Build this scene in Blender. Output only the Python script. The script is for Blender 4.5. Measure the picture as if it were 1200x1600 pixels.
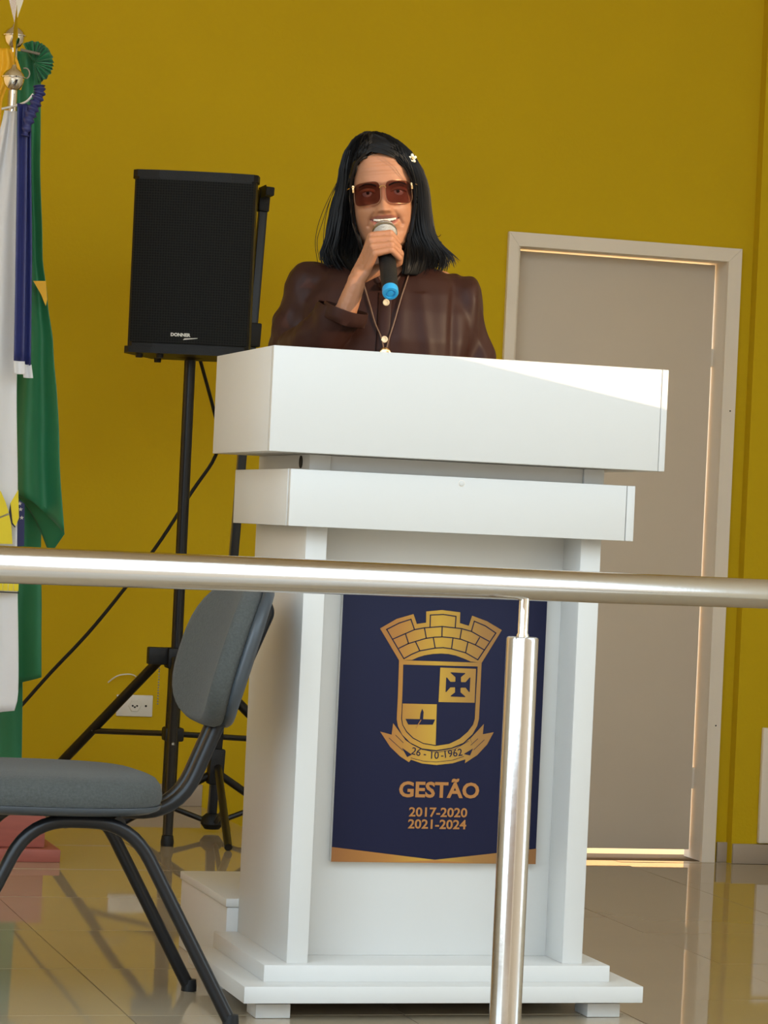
import bpy, bmesh, math, random
from mathutils import Vector, Matrix, noise, Euler
from mathutils.bvhtree import BVHTree
random.seed(7)
for o in list(bpy.data.objects): bpy.data.objects.remove(o)
SC = bpy.context.scene
COL = SC.collection

# ------------------------------------------------------------------ camera
YAW, ROLL, PITCH, FPX, CAMH = 0.2818, 0.046, 0.0042, 4516.0, 0.92
fw = Vector((math.sin(YAW)*math.cos(PITCH), math.cos(YAW)*math.cos(PITCH), math.sin(PITCH)))
rt = Vector((math.cos(YAW), -math.sin(YAW), 0.0))
dn = fw.cross(rt)
right = rt*math.cos(ROLL) - dn*math.sin(ROLL)
down = dn*math.cos(ROLL) + rt*math.sin(ROLL)
cam_data = bpy.data.cameras.new('camera')
cam = bpy.data.objects.new('camera', cam_data); COL.objects.link(cam)
cam_data.sensor_fit = 'VERTICAL'; cam_data.sensor_height = 32.0; cam_data.sensor_width = 24.0
cam_data.lens = FPX/1600.0*32.0
cam_data.clip_start = 0.05; cam_data.clip_end = 300
m = Matrix.Identity(4)
for i in range(3):
    m[i][0] = right[i]; m[i][1] = -down[i]; m[i][2] = -fw[i]
m.translation = Vector((0, 0, CAMH))
cam.matrix_world = m
SC.camera = cam

# ------------------------------------------------------------------ light
SC.view_settings.view_transform = 'Standard'; SC.view_settings.look = 'None'
SC.view_settings.gamma = 1.0; SC.view_settings.use_curve_mapping = False
SC.view_settings.exposure = -0.09
world = bpy.data.worlds.new('world'); SC.world = world; world.use_nodes = True
bg = world.node_tree.nodes['Background']
bg.inputs[0].default_value = (0.70, 0.86, 1.0, 1); bg.inputs[1].default_value = 4.6
SUN_AZ, SUN_EL = math.radians(42), math.radians(16)
sun_dir = Vector((-math.sin(SUN_AZ)*math.cos(SUN_EL), math.cos(SUN_AZ)*math.cos(SUN_EL), -math.sin(SUN_EL)))
sd = bpy.data.lights.new('sun', 'SUN'); sd.energy = 3.8; sd.color = (1.0, 0.72, 0.42); sd.angle = math.radians(0.02)
sun = bpy.data.objects.new('sun', sd); COL.objects.link(sun)
sun.rotation_euler = sun_dir.to_track_quat('-Z', 'Y').to_euler(); sun.location = (12, -6, 6)

# ------------------------------------------------------------------ materials
MATS = {}
def mat(name, col, rough=0.5, metal=0.0, var=0.0, vscale=8.0, bump=0.0, bscale=60.0, spec=0.5, sheen=0.0, coat=0.0, sss=0.0, stretch=None):
    if name in MATS: return MATS[name]
    M = bpy.data.materials.new(name); M.use_nodes = True
    nt = M.node_tree; b = nt.nodes['Principled BSDF']
    b.inputs['Base Color'].default_value = (*col, 1); b.inputs['Roughness'].default_value = rough
    b.inputs['Metallic'].default_value = metal; b.inputs['Specular IOR Level'].default_value = spec
    if sheen: b.inputs['Sheen Weight'].default_value = sheen
    if coat: b.inputs['Coat Weight'].default_value = coat; b.inputs['Coat Roughness'].default_value = 0.08
    if sss:
        b.inputs['Subsurface Weight'].default_value = sss
        b.inputs['Subsurface Radius'].default_value = (1.0, 0.35, 0.2); b.inputs['Subsurface Scale'].default_value = 0.008
    tc = nt.nodes.new('ShaderNodeTexCoord'); src = tc.outputs['Object']
    if stretch:
        mp = nt.nodes.new('ShaderNodeMapping'); mp.inputs['Scale'].default_value = stretch
        nt.links.new(src, mp.inputs[0]); src = mp.outputs[0]
    if var:
        n = nt.nodes.new('ShaderNodeTexNoise'); n.inputs['Scale'].default_value = vscale; n.inputs['Detail'].default_value = 6
        nt.links.new(src, n.inputs['Vector'])
        r = nt.nodes.new('ShaderNodeMapRange'); r.inputs[3].default_value = 1-var; r.inputs[4].default_value = 1+var
        nt.links.new(n.outputs[0], r.inputs[0])
        mx = nt.nodes.new('ShaderNodeVectorMath'); mx.operation = 'SCALE'; mx.inputs[0].default_value = col
        nt.links.new(r.outputs[0], mx.inputs['Scale']); nt.links.new(mx.outputs[0], b.inputs['Base Color'])
    if bump:
        n2 = nt.nodes.new('ShaderNodeTexNoise'); n2.inputs['Scale'].default_value = bscale; n2.inputs['Detail'].default_value = 4
        nt.links.new(src, n2.inputs['Vector'])
        bp = nt.nodes.new('ShaderNodeBump'); bp.inputs['Strength'].default_value = bump; bp.inputs['Distance'].default_value = 0.004
        nt.links.new(n2.outputs[0], bp.inputs['Height']); nt.links.new(bp.outputs[0], b.inputs['Normal'])
    MATS[name] = M
    return M

WALL = mat('mustard_wall_paint', (0.61, 0.412, 0.007), 0.8, var=0.05, vscale=3, bump=0.15, bscale=90, spec=0.2)
REFLBROWN = mat('brown_reflection_block', (0.30, 0.20, 0.13), 0.9, var=0.1)
SIDEW = mat('cream_side_wall', (0.84, 0.75, 0.58), 0.85, var=0.03)
CEIL = mat('ceiling_plaster', (0.86, 0.76, 0.60), 0.9, var=0.04)
TAN = mat('hall_plaster', (0.50, 0.38, 0.26), 0.85, var=0.05)
TILE = mat('polished_porcelain_tile', (0.42, 0.34, 0.23), 0.035, var=0.06, vscale=3, spec=0.8)
GROUT = mat('tile_grout', (0.12, 0.085, 0.05), 0.9)
GROUND = mat('outdoor_ground', (0.45, 0.36, 0.27), 0.9, var=0.1, vscale=0.6)
GAPWARM = mat('warm_door_gap_backing', (0.85, 0.60, 0.34), 0.9, var=0.05)
DOORP = mat('door_paint', (0.66, 0.56, 0.44), 0.55, var=0.03, vscale=5)
CASING = mat('casing_paint', (0.86, 0.77, 0.65), 0.5, var=0.03, vscale=9)
BASEB = mat('baseboard_tile', (0.42, 0.34, 0.26), 0.3, var=0.06)
WHITE = mat('white_laminate', (0.62, 0.605, 0.57), 0.38, var=0.012, vscale=4)
SEAM = mat('seam_shadow_gap', (0.10, 0.10, 0.10), 0.9)
NAVY = mat('navy_print', (0.009, 0.010, 0.033), 0.6, var=0.04, vscale=200, spec=0.2)
STEEL = mat('brushed_stainless', (0.56, 0.53, 0.50), 0.17, 1.0, bump=0.05, bscale=40, stretch=(1, 1, 1))
CHROME = mat('polished_chrome', (0.80, 0.78, 0.74), 0.06, 1.0)
BLACKP = mat('black_plastic', (0.009, 0.009, 0.009), 0.5, bump=0.2, bscale=300, spec=0.3)
BLACKM = mat('black_powder_coat', (0.008, 0.008, 0.009), 0.30, spec=0.35)
GRILLE = mat('speaker_grille', (0.012, 0.012, 0.011), 0.55)
GREYPOLE = mat('grey_anodised_pole', (0.27, 0.25, 0.21), 0.4, 0.6)
FABRIC = mat('grey_chair_fabric', (0.066, 0.071, 0.066), 0.9, var=0.45, vscale=220, bump=0.5, bscale=400, sheen=0.1, spec=0.3)
SHELL = mat('grey_chair_plastic', (0.045, 0.055, 0.065), 0.38)
PLATE = mat('outlet_plastic', (0.78, 0.76, 0.70), 0.4)
DARK = mat('dark_hole', (0.01, 0.009, 0.008), 0.8)
REDWOOD = mat('red_stained_wood', (0.36, 0.10, 0.075), 0.5, var=0.2, vscale=12, stretch=(1, 1, 6))
GREENC = mat('green_flag_satin', (0.014, 0.19, 0.075), 0.5, var=0.06, vscale=20, bump=0.1, bscale=500, sheen=0.2)
WHITEC = mat('white_flag_cloth', (0.80, 0.79, 0.80), 0.7, var=0.02, bump=0.1, bscale=500)
BLUEC = mat('blue_ribbon', (0.028, 0.035, 0.16), 0.45, var=0.1, vscale=30)
YELLC = mat('yellow_cloth', (0.85, 0.46, 0.012), 0.55, var=0.06, vscale=20)
YELLP = mat('yellow_print', (0.83, 0.66, 0.02), 0.6)
INK = mat('black_ink', (0.015, 0.015, 0.02), 0.6)
SKIN = mat('skin', (0.40, 0.178, 0.090), 0.55, var=0.07, vscale=35, bump=0.08, bscale=220, sss=0.12)
LIPS = mat('lips', (0.38, 0.135, 0.095), 0.4, sss=0.1)
MOUTH = mat('mouth_inside', (0.10, 0.02, 0.02), 0.6)
TEETH = mat('teeth_enamel', (0.72, 0.66, 0.56), 0.3)
HAIR = mat('black_hair', (0.0045, 0.004, 0.004), 0.48, var=0.3, vscale=60, spec=0.20, stretch=(1, 1, 0.1))
SATIN = mat('brown_satin', (0.031, 0.0108, 0.0075), 0.48, var=0.08, vscale=30, bump=0.05, bscale=500, spec=0.18)
TROUSER = mat('dark_trouser_cloth', (0.012, 0.012, 0.014), 0.8)
SHOE = mat('black_leather', (0.01, 0.01, 0.01), 0.4)
PEARL = mat('pearl_button', (0.75, 0.62, 0.42), 0.25)
BRONZE = mat('bronze_rim', (0.30, 0.16, 0.09), 0.35, 0.8)
GOLDM = mat('gold_metal', (0.80, 0.52, 0.25), 0.22, 1.0)
CORD = mat('brown_cord', (0.16, 0.09, 0.055), 0.6)
MICMESH = mat('microphone_mesh', (0.62, 0.62, 0.61), 0.35, 0.85, bump=0.9, bscale=500)
MICBAND = mat('microphone_band', (0.62, 0.62, 0.60), 0.25, 1.0)
BLUEP = mat('blue_plastic', (0.02, 0.30, 0.62), 0.35)
EYEW = mat('eye_white', (0.75, 0.70, 0.65), 0.25)
IRIS = mat('dark_iris', (0.03, 0.015, 0.01), 0.2)
CLIPW = mat('cream_hair_clip', (0.85, 0.80, 0.62), 0.35)

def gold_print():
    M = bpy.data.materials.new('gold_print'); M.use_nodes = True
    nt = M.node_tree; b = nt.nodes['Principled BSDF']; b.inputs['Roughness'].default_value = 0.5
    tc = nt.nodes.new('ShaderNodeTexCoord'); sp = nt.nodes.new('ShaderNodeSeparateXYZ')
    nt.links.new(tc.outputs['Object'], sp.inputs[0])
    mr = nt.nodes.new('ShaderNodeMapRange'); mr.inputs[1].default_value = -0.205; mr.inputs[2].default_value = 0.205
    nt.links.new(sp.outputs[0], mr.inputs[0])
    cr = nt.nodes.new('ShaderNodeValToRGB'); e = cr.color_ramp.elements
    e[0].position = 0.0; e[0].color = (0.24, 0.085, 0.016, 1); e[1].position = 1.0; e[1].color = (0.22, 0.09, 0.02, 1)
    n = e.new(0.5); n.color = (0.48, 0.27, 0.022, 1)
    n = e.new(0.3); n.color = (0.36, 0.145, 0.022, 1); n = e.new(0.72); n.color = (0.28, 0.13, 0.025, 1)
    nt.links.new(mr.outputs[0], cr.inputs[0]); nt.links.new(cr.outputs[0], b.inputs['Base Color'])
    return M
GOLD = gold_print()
COPPER = mat('copper_print', (0.36, 0.145, 0.030), 0.5)
def lens_mat():
    M = bpy.data.materials.new('brown_tinted_lens'); M.use_nodes = True
    nt = M.node_tree; nt.nodes.clear()
    out = nt.nodes.new('ShaderNodeOutputMaterial'); t = nt.nodes.new('ShaderNodeBsdfTransparent'); g = nt.nodes.new('ShaderNodeBsdfGlossy')
    t.inputs[0].default_value = (0.64, 0.50, 0.49, 1); g.inputs['Roughness'].default_value = 0.05
    mx = nt.nodes.new('ShaderNodeMixShader'); fr = nt.nodes.new('ShaderNodeFresnel'); fr.inputs[0].default_value = 1.16
    nt.links.new(fr.outputs[0], mx.inputs[0]); nt.links.new(t.outputs[0], mx.inputs[1]); nt.links.new(g.outputs[0], mx.inputs[2])
    nt.links.new(mx.outputs[0], out.inputs[0])
    return M
LENS = lens_mat()

# ------------------------------------------------------------------ helpers
def link(o, parent=None):
    COL.objects.link(o)
    if parent is not None: o.parent = parent
    return o
def tag(o, label=None, cat=None, group=None, kind=None):
    if label: o['label'] = label
    if cat: o['category'] = cat
    if group: o['group'] = group
    if kind: o['kind'] = kind
    return o
def thing(name, loc, label, cat, rz=0.0, group=None):
    o = bpy.data.objects.new(name, None); o.empty_display_size = 0.1
    COL.objects.link(o); o.location = loc; o.rotation_euler = (0, 0, rz)
    return tag(o, label, cat, group)
def obj(name, bm, material, parent=None, smooth=False, loc=None, rot=None):
    me = bpy.data.meshes.new(name)
    bmesh.ops.recalc_face_normals(bm, faces=bm.faces)
    bm.to_mesh(me); bm.free()
    mats = material if isinstance(material, (list, tuple)) else [material]
    for mm in mats: me.materials.append(mm)
    if smooth:
        for p in me.polygons: p.use_smooth = True
        try: me.set_sharp_from_angle(angle=math.radians(smooth if smooth is not True else 40))
        except Exception: pass
    o = bpy.data.objects.new(name, me); link(o, parent)
    if loc: o.location = loc
    if rot: o.rotation_euler = rot
    return o
def BM(): return bmesh.new()
def box(bm, x0, x1, y0, y1, z0, z1, bev=0.0, M=None):
    r = bmesh.ops.create_cube(bm, size=1.0)
    vs = r['verts']
    for v in vs: v.co = Vector((x0+(v.co.x+.5)*(x1-x0), y0+(v.co.y+.5)*(y1-y0), z0+(v.co.z+.5)*(z1-z0)))
    if M is not None:
        for v in vs: v.co = M @ v.co
    if bev:
        es = list({e for v in vs for e in v.link_edges})
        bmesh.ops.bevel(bm, geom=es, offset=bev, segments=2, profile=0.5, affect='EDGES')
    return bm
def boxo(name, x0, x1, y0, y1, z0, z1, material, parent=None, bev=0.0):
    return obj(name, box(BM(), x0, x1, y0, y1, z0, z1, bev), material, parent, smooth=30 if bev else False)
def frames(pts):
    pts = [Vector(p) for p in pts]; n = len(pts); T = []
    for i in range(n):
        T.append((pts[min(i+1, n-1)]-pts[max(i-1, 0)]).normalized())
    up = Vector((0, 0, 1)) if abs(T[0].z) < 0.9 else Vector((1, 0, 0))
    N = [(up - T[0]*up.dot(T[0])).normalized()]
    for i in range(1, n):
        v = N[-1]-T[i]*N[-1].dot(T[i]); N.append(v.normalized() if v.length > 1e-9 else N[-1])
    return pts, T, N
def tube(bm, pts, r, seg=10, cap=True, flat=1.0):
    pts, T, N = frames(pts); rings = []
    for i, p in enumerate(pts):
        rr = r[i] if isinstance(r, (list, tuple)) else r
        B = T[i].cross(N[i])
        rings.append([bm.verts.new(p+(N[i]*math.cos(2*math.pi*k/seg)+B*math.sin(2*math.pi*k/seg)*flat)*rr) for k in range(seg)])
    for a, b in zip(rings, rings[1:]):
        for k in range(seg): bm.faces.new((a[k], a[(k+1) % seg], b[(k+1) % seg], b[k]))
    if cap:
        bm.faces.new(rings[0][::-1]); bm.faces.new(rings[-1])
    return bm
def smooth_path(pts, n=6):
    pts = [Vector(p) for p in pts]; out = []
    for i in range(len(pts)-1):
        p0, p1, p2, p3 = pts[max(i-1, 0)], pts[i], pts[i+1], pts[min(i+2, len(pts)-1)]
        for k in range(n):
            t = k/n
            out.append(0.5*((2*p1)+(-p0+p2)*t+(2*p0-5*p1+4*p2-p3)*t*t+(-p0+3*p1-3*p2+p3)*t**3))
    out.append(pts[-1]); return out
def fillet(pts, rad, n=6):
    pts = [Vector(p) for p in pts]; out = [pts[0]]
    for i in range(1, len(pts)-1):
        a, b, c = pts[i-1], pts[i], pts[i+1]
        u = (a-b); v = (c-b); d = min(rad, u.length*.48, v.length*.48)
        p, q = b+u.normalized()*d, b+v.normalized()*d
        for k in range(n+1):
            t = k/n; out.append((1-t)**2*p+2*t*(1-t)*b+t*t*q)
    out.append(pts[-1]); return out
def lathe(bm, prof, seg=24, M=None):
    rings = []
    for r, z in prof:
        if r < 1e-6: rings.append([bm.verts.new((0, 0, z))])
        else: rings.append([bm.verts.new((r*math.cos(2*math.pi*k/seg), r*math.sin(2*math.pi*k/seg), z)) for k in range(seg)])
    for a, b in zip(rings, rings[1:]):
        for k in range(seg):
            k2 = (k+1) % seg
            if len(a) == 1 and len(b) == 1: continue
            if len(a) == 1: bm.faces.new((a[0], b[k], b[k2]))
            elif len(b) == 1: bm.faces.new((a[k], b[0], a[k2]))
            else: bm.faces.new((a[k], a[k2], b[k2], b[k]))
    for rg in (rings[0], rings[-1]):
        if len(rg) > 1: bm.faces.new(rg)
    if M is not None:
        for rg in rings:
            for v in rg: v.co = M @ v.co
    return bm
def align(p, d):
    q = Vector(d).normalized().to_track_quat('Z', 'Y'); return Matrix.Translation(Vector(p)) @ q.to_matrix().to_4x4()
def interp(tab, x):
    if x <= tab[0][0]: return tab[0][1]
    for (a, va), (b, vb) in zip(tab, tab[1:]):
        if x <= b:
            t = (x-a)/(b-a); t = t*t*(3-2*t)*0.5+t*0.5
            return va+(vb-va)*t
    return tab[-1][1]
def capsule(bm, p0, r0, p1, r1, sub=2):
    b2 = bmesh.new()
    for p, r in ((p0, r0), (p1, r1)):
        rr = r if isinstance(r, (tuple, list)) else (r, r, r)
        bmesh.ops.create_icosphere(b2, subdivisions=sub, radius=1.0, matrix=Matrix.Translation(Vector(p)) @ Matrix.Diagonal((*rr, 1)))
    h = bmesh.ops.convex_hull(b2, input=b2.verts)
    for g in h['geom_interior']:
        if isinstance(g, bmesh.types.BMVert) and g.is_valid: b2.verts.remove(g)
    vm = {v: bm.verts.new(v.co) for v in b2.verts}
    for f in b2.faces: bm.faces.new([vm[v] for v in f.verts])
    b2.free()
def remesh(bm, voxel, smooth_it=4):
    me = bpy.data.meshes.new('tmp'); bm.to_mesh(me); bm.free()
    o = bpy.data.objects.new('tmp', me); COL.objects.link(o)
    r = o.modifiers.new('r', 'REMESH'); r.mode = 'VOXEL'; r.voxel_size = voxel
    if smooth_it:
        s = o.modifiers.new('s', 'SMOOTH'); s.factor = 0.5; s.iterations = smooth_it
    dg = bpy.context.evaluated_depsgraph_get()
    m2 = bpy.data.meshes.new_from_object(o.evaluated_get(dg))
    b = bmesh.new(); b.from_mesh(m2)
    bpy.data.objects.remove(o); bpy.data.meshes.remove(me); bpy.data.meshes.remove(m2)
    return b
def poly_xz(bm, pts, y, th):
    """flat printed shape in an x/z plane with a hair of thickness"""
    vs = [bm.verts.new((x, y, z)) for x, z in pts]
    f = bm.faces.new(vs)
    r = bmesh.ops.extrude_face_region(bm, geom=[f])
    for g in r['geom']:
        if isinstance(g, bmesh.types.BMVert): g.co.y -= th
def text_bm(s, size, x, z, y, th=0.0004, align_x='CENTER', offset=0.0, rot=0.0, width=None):
    cu = bpy.data.curves.new('t', 'FONT'); cu.body = s; cu.size = size; cu.align_x = align_x; cu.offset = offset; cu.extrude = th
    cu.resolution_u = 3
    o = bpy.data.objects.new('t', cu); COL.objects.link(o)
    dg = bpy.context.evaluated_depsgraph_get(); me = bpy.data.meshes.new_from_object(o.evaluated_get(dg))
    b = bmesh.new(); b.from_mesh(me); bpy.data.objects.remove(o); bpy.data.meshes.remove(me)
    xs = [v.co.x for v in b.verts]; sc = 1.0
    if width: sc = width/(max(xs)-min(xs))
    for v in b.verts: v.co.x *= sc
    R = Matrix.Translation((x, y, z)) @ Matrix.Rotation(rot, 4, 'Y') @ Matrix.Rotation(math.pi/2, 4, 'X')
    for v in b.verts: v.co = R @ v.co
    return b
def merge(dst, src, midx=None):
    vm = {v: dst.verts.new(v.co) for v in src.verts}
    for f in src.faces:
        try: nf = dst.faces.new([vm[v] for v in f.verts])
        except ValueError: continue
        nf.material_index = f.material_index if midx is None else midx; nf.smooth = f.smooth
    src.free(); return dst

# ------------------------------------------------------------------ room
YW = 8.957; ZL = -0.155; XE = 2.034; XR = 4.10; ZC = 4.3; XLW = -0.75
bm = BM()
box(bm, -2.6, XE, 3.0, YW, -0.6, -0.0014)
box(bm, XE, XR+2.5, 3.0, YW+.2, -0.6, ZL-0.0014)
floor = tag(obj('floor', bm, GROUT), 'polished beige tiled floor on two levels', kind='structure')
tile_cache = {}
def tile_mesh(w, d):
    k = (round(w, 3), round(d, 3))
    if k not in tile_cache:
        b = BM(); box(b, -w/2, w/2, -d/2, d/2, -0.008, 0.0)
        me = bpy.data.meshes.new('floor_tile'); bmesh.ops.recalc_face_normals(b, faces=b.faces); b.to_mesh(me); b.free(); me.materials.append(TILE)
        tile_cache[k] = me
    return tile_cache[k]
def lay(x0, x1, xl, y0, y1, yl, z, T=0.53, g=0.0030):
    i0 = math.floor((x0-xl)/T); j0 = math.floor((y0-yl)/T)
    for i in range(i0, i0+40):
        a, b = max(x0, xl+i*T), min(x1, xl+(i+1)*T)
        if b-a < 0.02: continue
        for j in range(j0, j0+40):
            c, d = max(y0, yl+j*T), min(y1, yl+(j+1)*T)
            if d-c < 0.02: continue
            o = bpy.data.objects.new('tile', tile_mesh(b-a-g, d-c-g)); link(o, floor)
            o.location = ((a+b)/2, (c+d)/2, z)
            o.rotation_euler = (max(-.0028, min(.0028, random.gauss(0, .0016))), max(-.002, min(.002, random.gauss(0, .0010))), 0)
lay(-0.53, XE, 1.062, 3.02, YW, 5.735, 0.0)
lay(XE+.004, 5.0, 2.38, 3.02, YW, 5.735, ZL)
# hall in front of the stage
bm = BM(); box(bm, -2.6, 6.5, -7, 3.0, -0.75, -0.6)
tag(obj('floor_hall', bm, TAN), kind='structure')
bm = BM(); box(bm, -60, 60, -60, 60, -1.0, -0.76)
tag(obj('ground_outdoor', bm, GROUND), kind='structure')
bm = BM(); box(bm, XLW-.15, XR+.15, 1.3, YW+.15, ZC, ZC+.15)
tag(obj('ceiling', bm, CEIL), kind='structure')
# back wall with the door opening
DX0, DX1, DZ1 = 3.003, 3.745, 1.848
bm = BM()
box(bm, -2.75, DX0-.012, YW, YW+.15, -0.6, ZC)
box(bm, DX1+.012, XR+.15, YW, YW+.15, -0.6, ZC)
box(bm, DX0-.012, DX1+.012, YW, YW+.15, DZ1+.012, ZC)
box(bm, DX0-.012, DX1+.012, YW, YW+.15, -0.6, ZL-.012)
wall_back = tag(obj('wall_back', bm, WALL), 'mustard yellow painted wall behind the podium', kind='structure')
bm = BM(); box(bm, 3.836, XR+.15, YW-.045, YW, ZL, ZC)
tag(obj('wall_pier', bm, WALL), kind='structure')
bm = BM(); box(bm, XLW-.15, XLW, 4.2, YW, -0.6, ZC)
tag(obj('wall_left', bm, SIDEW), kind='structure')
WR0 = 3.9  # unseen side wall, ended here to keep sun off the back wall
bm = BM(); box(bm, XR, XR+.15, WR0, YW, -0.6, ZC)
tag(obj('wall_right', bm, SIDEW), kind='structure')
# warm wall and ground added behind the door to make its gaps glow orange
bm = BM(); box(bm, 1.0, 6.0, 10.6, 10.75, -0.7, 3.2)
tag(obj('wall_gap_backing', bm, GAPWARM), kind='structure')
bm = BM(); box(bm, 1.0, 8.0, YW+.15, 10.6, -0.7, ZL-.012)
tag(obj('floor_gap_backing', bm, GAPWARM), kind='structure')
# unseen block added so its top edge shades the lower stage
P1, P2 = Vector((1.599, 5.143, 1.240)), Vector((2.044, 5.143, 1.163))
D = 13.0
e = Vector((1, 0, 0))
tt = (P2-P1)              # shadow edge on the podium front
# horizontal ridge direction lying in the plane of tt and the sun
k = -tt.z/sun_dir.z; e = (tt + sun_dir*k); e.z = 0; e.normalize()
c0 = (P1+P2)/2 - sun_dir*D
n2 = Vector((-e.y, e.x, 0))
if n2.dot(sun_dir) > 0: n2 = -n2
bm = BM()
M4 = Matrix(((e.x, n2.x, 0, c0.x), (e.y, n2.y, 0, c0.y), (0, 0, 1, 0), (0, 0, 0, 1)))
box(bm, -9, 16, 0, 4, -0.8, c0.z, M=M4)
tag(obj('wall_sun_block', bm, TAN), kind='structure')
# unseen brown block added behind the camera for dark reflections in the steel
bm = BM(); box(bm, -13.0, 0.5, -13, -9, -0.8, 2.8)
tag(obj('wall_reflection_block', bm, REFLBROWN), kind='structure')

# baseboards
boxo('baseboard_back', -2.6, XE, YW-.012, YW, 0, 0.069, BASEB, bev=.002)['kind'] = 'structure'
bb = tag(bpy.data.objects['baseboard_back'], kind='structure')
boxo('baseboard_right', 3.80, 3.836, YW-.012, YW, ZL, ZL+.066, BASEB, bev=.002)['kind'] = 'structure'
boxo('baseboard_pier', 3.838, 3.975, YW-.057, YW-.045, ZL, ZL+.066, BASEB, bev=.002)['kind'] = 'structure'
boxo('baseboard_corner', 3.977, XR, YW-.057, YW-.045, ZL, ZL+.066, BASEB, bev=.002)['kind'] = 'structure'

# door_1
door = bpy.data.objects.new('door_1', None); COL.objects.link(door); tag(door, 'plain beige door with daylight showing round its edges', kind='structure')
door.location = (3.374, YW, ZL)
def dbox(name, x0, x1, y0, y1, z0, z1, material, bev=.002, parent=door):
    o = boxo(name, x0-3.374, x1-3.374, y0-YW, y1-YW, z0-ZL, z1-ZL, material, parent, bev); return o
SY0, SY1 = YW+.080, YW+.098
dbox('door_slab', DX0+.012, DX1-.0085, SY0, SY1, ZL+.030, DZ1-.0065, DOORP)
dbox('jamb', DX0-.012, DX0+.012, YW-.004, YW+.145, ZL, DZ1+.012, CASING)
dbox('jamb', DX1, DX1+.012, YW-.004, YW+.145, ZL, DZ1+.012, CASING)
dbox('jamb_head', DX0, DX1, YW-.004, YW+.145, DZ1, DZ1+.012, CASING)
def mitre(name, pts):
    b = BM(); vs = [b.verts.new((x-3.374, -.018, z-ZL)) for x, z in pts]; f = b.faces.new(vs)
    r = bmesh.ops.extrude_face_region(b, geom=[f])
    for g in r['geom']:
        if isinstance(g, bmesh.types.BMVert): g.co.y = -.001
    return obj(name, b, CASING, door)
CX0, CX1, CZ = 2.970, 3.790, 1.892
mitre('casing_side', [(CX0, ZL), (DX0+.002, ZL), (DX0+.002, DZ1-.001), (CX0, CZ-.0005)])
mitre('casing_side', [(DX1-.002, ZL), (CX1, ZL), (CX1, CZ-.0005), (DX1-.002, DZ1-.001)])
mitre('casing_head', [(CX0+.0006, CZ), (DX0+.0026, DZ1-.001), (DX1-.0026, DZ1-.001), (CX1-.0006, CZ)])
# right door edge: latch keeps a stretch of the gap closed
dbox('latch', DX1-.010, DX1+.001, SY0+.004, SY1-.002, 1.50, 1.56, CASING)
dbox('latch', DX1-.010, DX1+.001, SY0+.004, SY1-.002, .08, .15, CASING)
for zz in (0.72, 0.30, 1.35):
    b = BM(); bmesh.ops.create_icosphere(b, subdivisions=1, radius=.003)
    for v in b.verts: v.co += Vector((3.772-3.374, -.018, zz-ZL))
    obj('nail_head', b, DARK, door)
# pale edge of a frame at the far right of the pier
tr = boxo('trim_1', 3.925, 4.02, YW-.065, YW-.046, ZL+.07, .30, CASING, bev=.004); tr['kind'] = 'structure'

# ------------------------------------------------------------------ podium
PX, PY, PB = 1.653, 5.135, 5.612
pod = thing('podium', (PX, PY, 0), 'tall white lectern with stepped top and navy emblem panel', 'podium')
def pbox(name, x0, x1, y0, y1, z0, z1, material=WHITE, bev=.0012, parent=pod):
    return boxo(name, x0, x1, y0, y1, z0, z1, material, parent, bev)
D0 = PB-PY
pbox('plinth', -.390, .390, 0, D0, .033, .064)
pbox('plinth', -.341, .341, .054, D0, .064, .095)
for sx in (-1, 1):
    for yy in (.035, D0-.12):
        f = pbox('foot', min(sx*.358, sx*.292), max(sx*.358, sx*.292), yy, yy+.07, 0.0, .026)
        pbox('foot_cap', min(sx*.358, sx*.292), max(sx*.358, sx*.292), yy, yy+.07, .0268, .033, parent=f)
# cabinet: two side panels with front stiles, recessed front panel, rear stays open
for sx in (-1, 1):
    a, b = sorted((sx*.2925, sx*.274))
    pbox('side_panel', a, b, .082, D0, .095, 1.044)
    a, b = sorted((sx*.2925, sx*.252))
    pbox('front_stile', a, b, .078, .0815, .095, 1.0435, bev=.0008)
    a, b = sorted((sx*.2735, sx*.252))
    pbox('stile_return', a, b, .082, .176, .095, 1.0435, bev=.0008)
pbox('front_panel', -.2735, .2735, .1765, .192, .095, 1.0435)
# top rail behind tier so no daylight shows above the panel
pbox('neck_panel', -.2515, .2515, .084, .099, 1.000, 1.0435)
# lower collar box
Z0, Z1 = .909, 1.0145
cf = pbox('collar_front', -.339, .323, .033, .0485, Z0, Z1)
pbox('collar_end', .3245, .3405, .033, D0-.002, Z0, Z1)
pbox('collar_end', -.3405, -.3255, .0490, D0-.002, Z0, Z1)
pbox('collar_back', -.325, .324, D0-.017, D0-.002, Z0, Z1)
pbox('collar_bottom', -.325, -.293, .049, D0-.018, Z0, Z0+.012)
pbox('collar_bottom', .293, .324, .049, D0-.018, Z0, Z0+.012)
pbox('collar_bottom', -.2515, .2515, .049, .1765, Z0, Z0+.012)
b = lathe(BM(), [(.0052, 0), (.0052, .0012), (.004, .0018), (0, .0018)], 20, align((-.008, .0330, 1.003), (0, -1, 0)))
obj('screw_cap', b, WHITE, pod, smooth=True)
b = lathe(BM(), [(.0062, 0), (.0062, .0004), (0, .0004)], 20, align((-.008, .0332, 1.003), (0, -1, 0)))
obj('screw_recess', b, CASING, pod)
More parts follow.
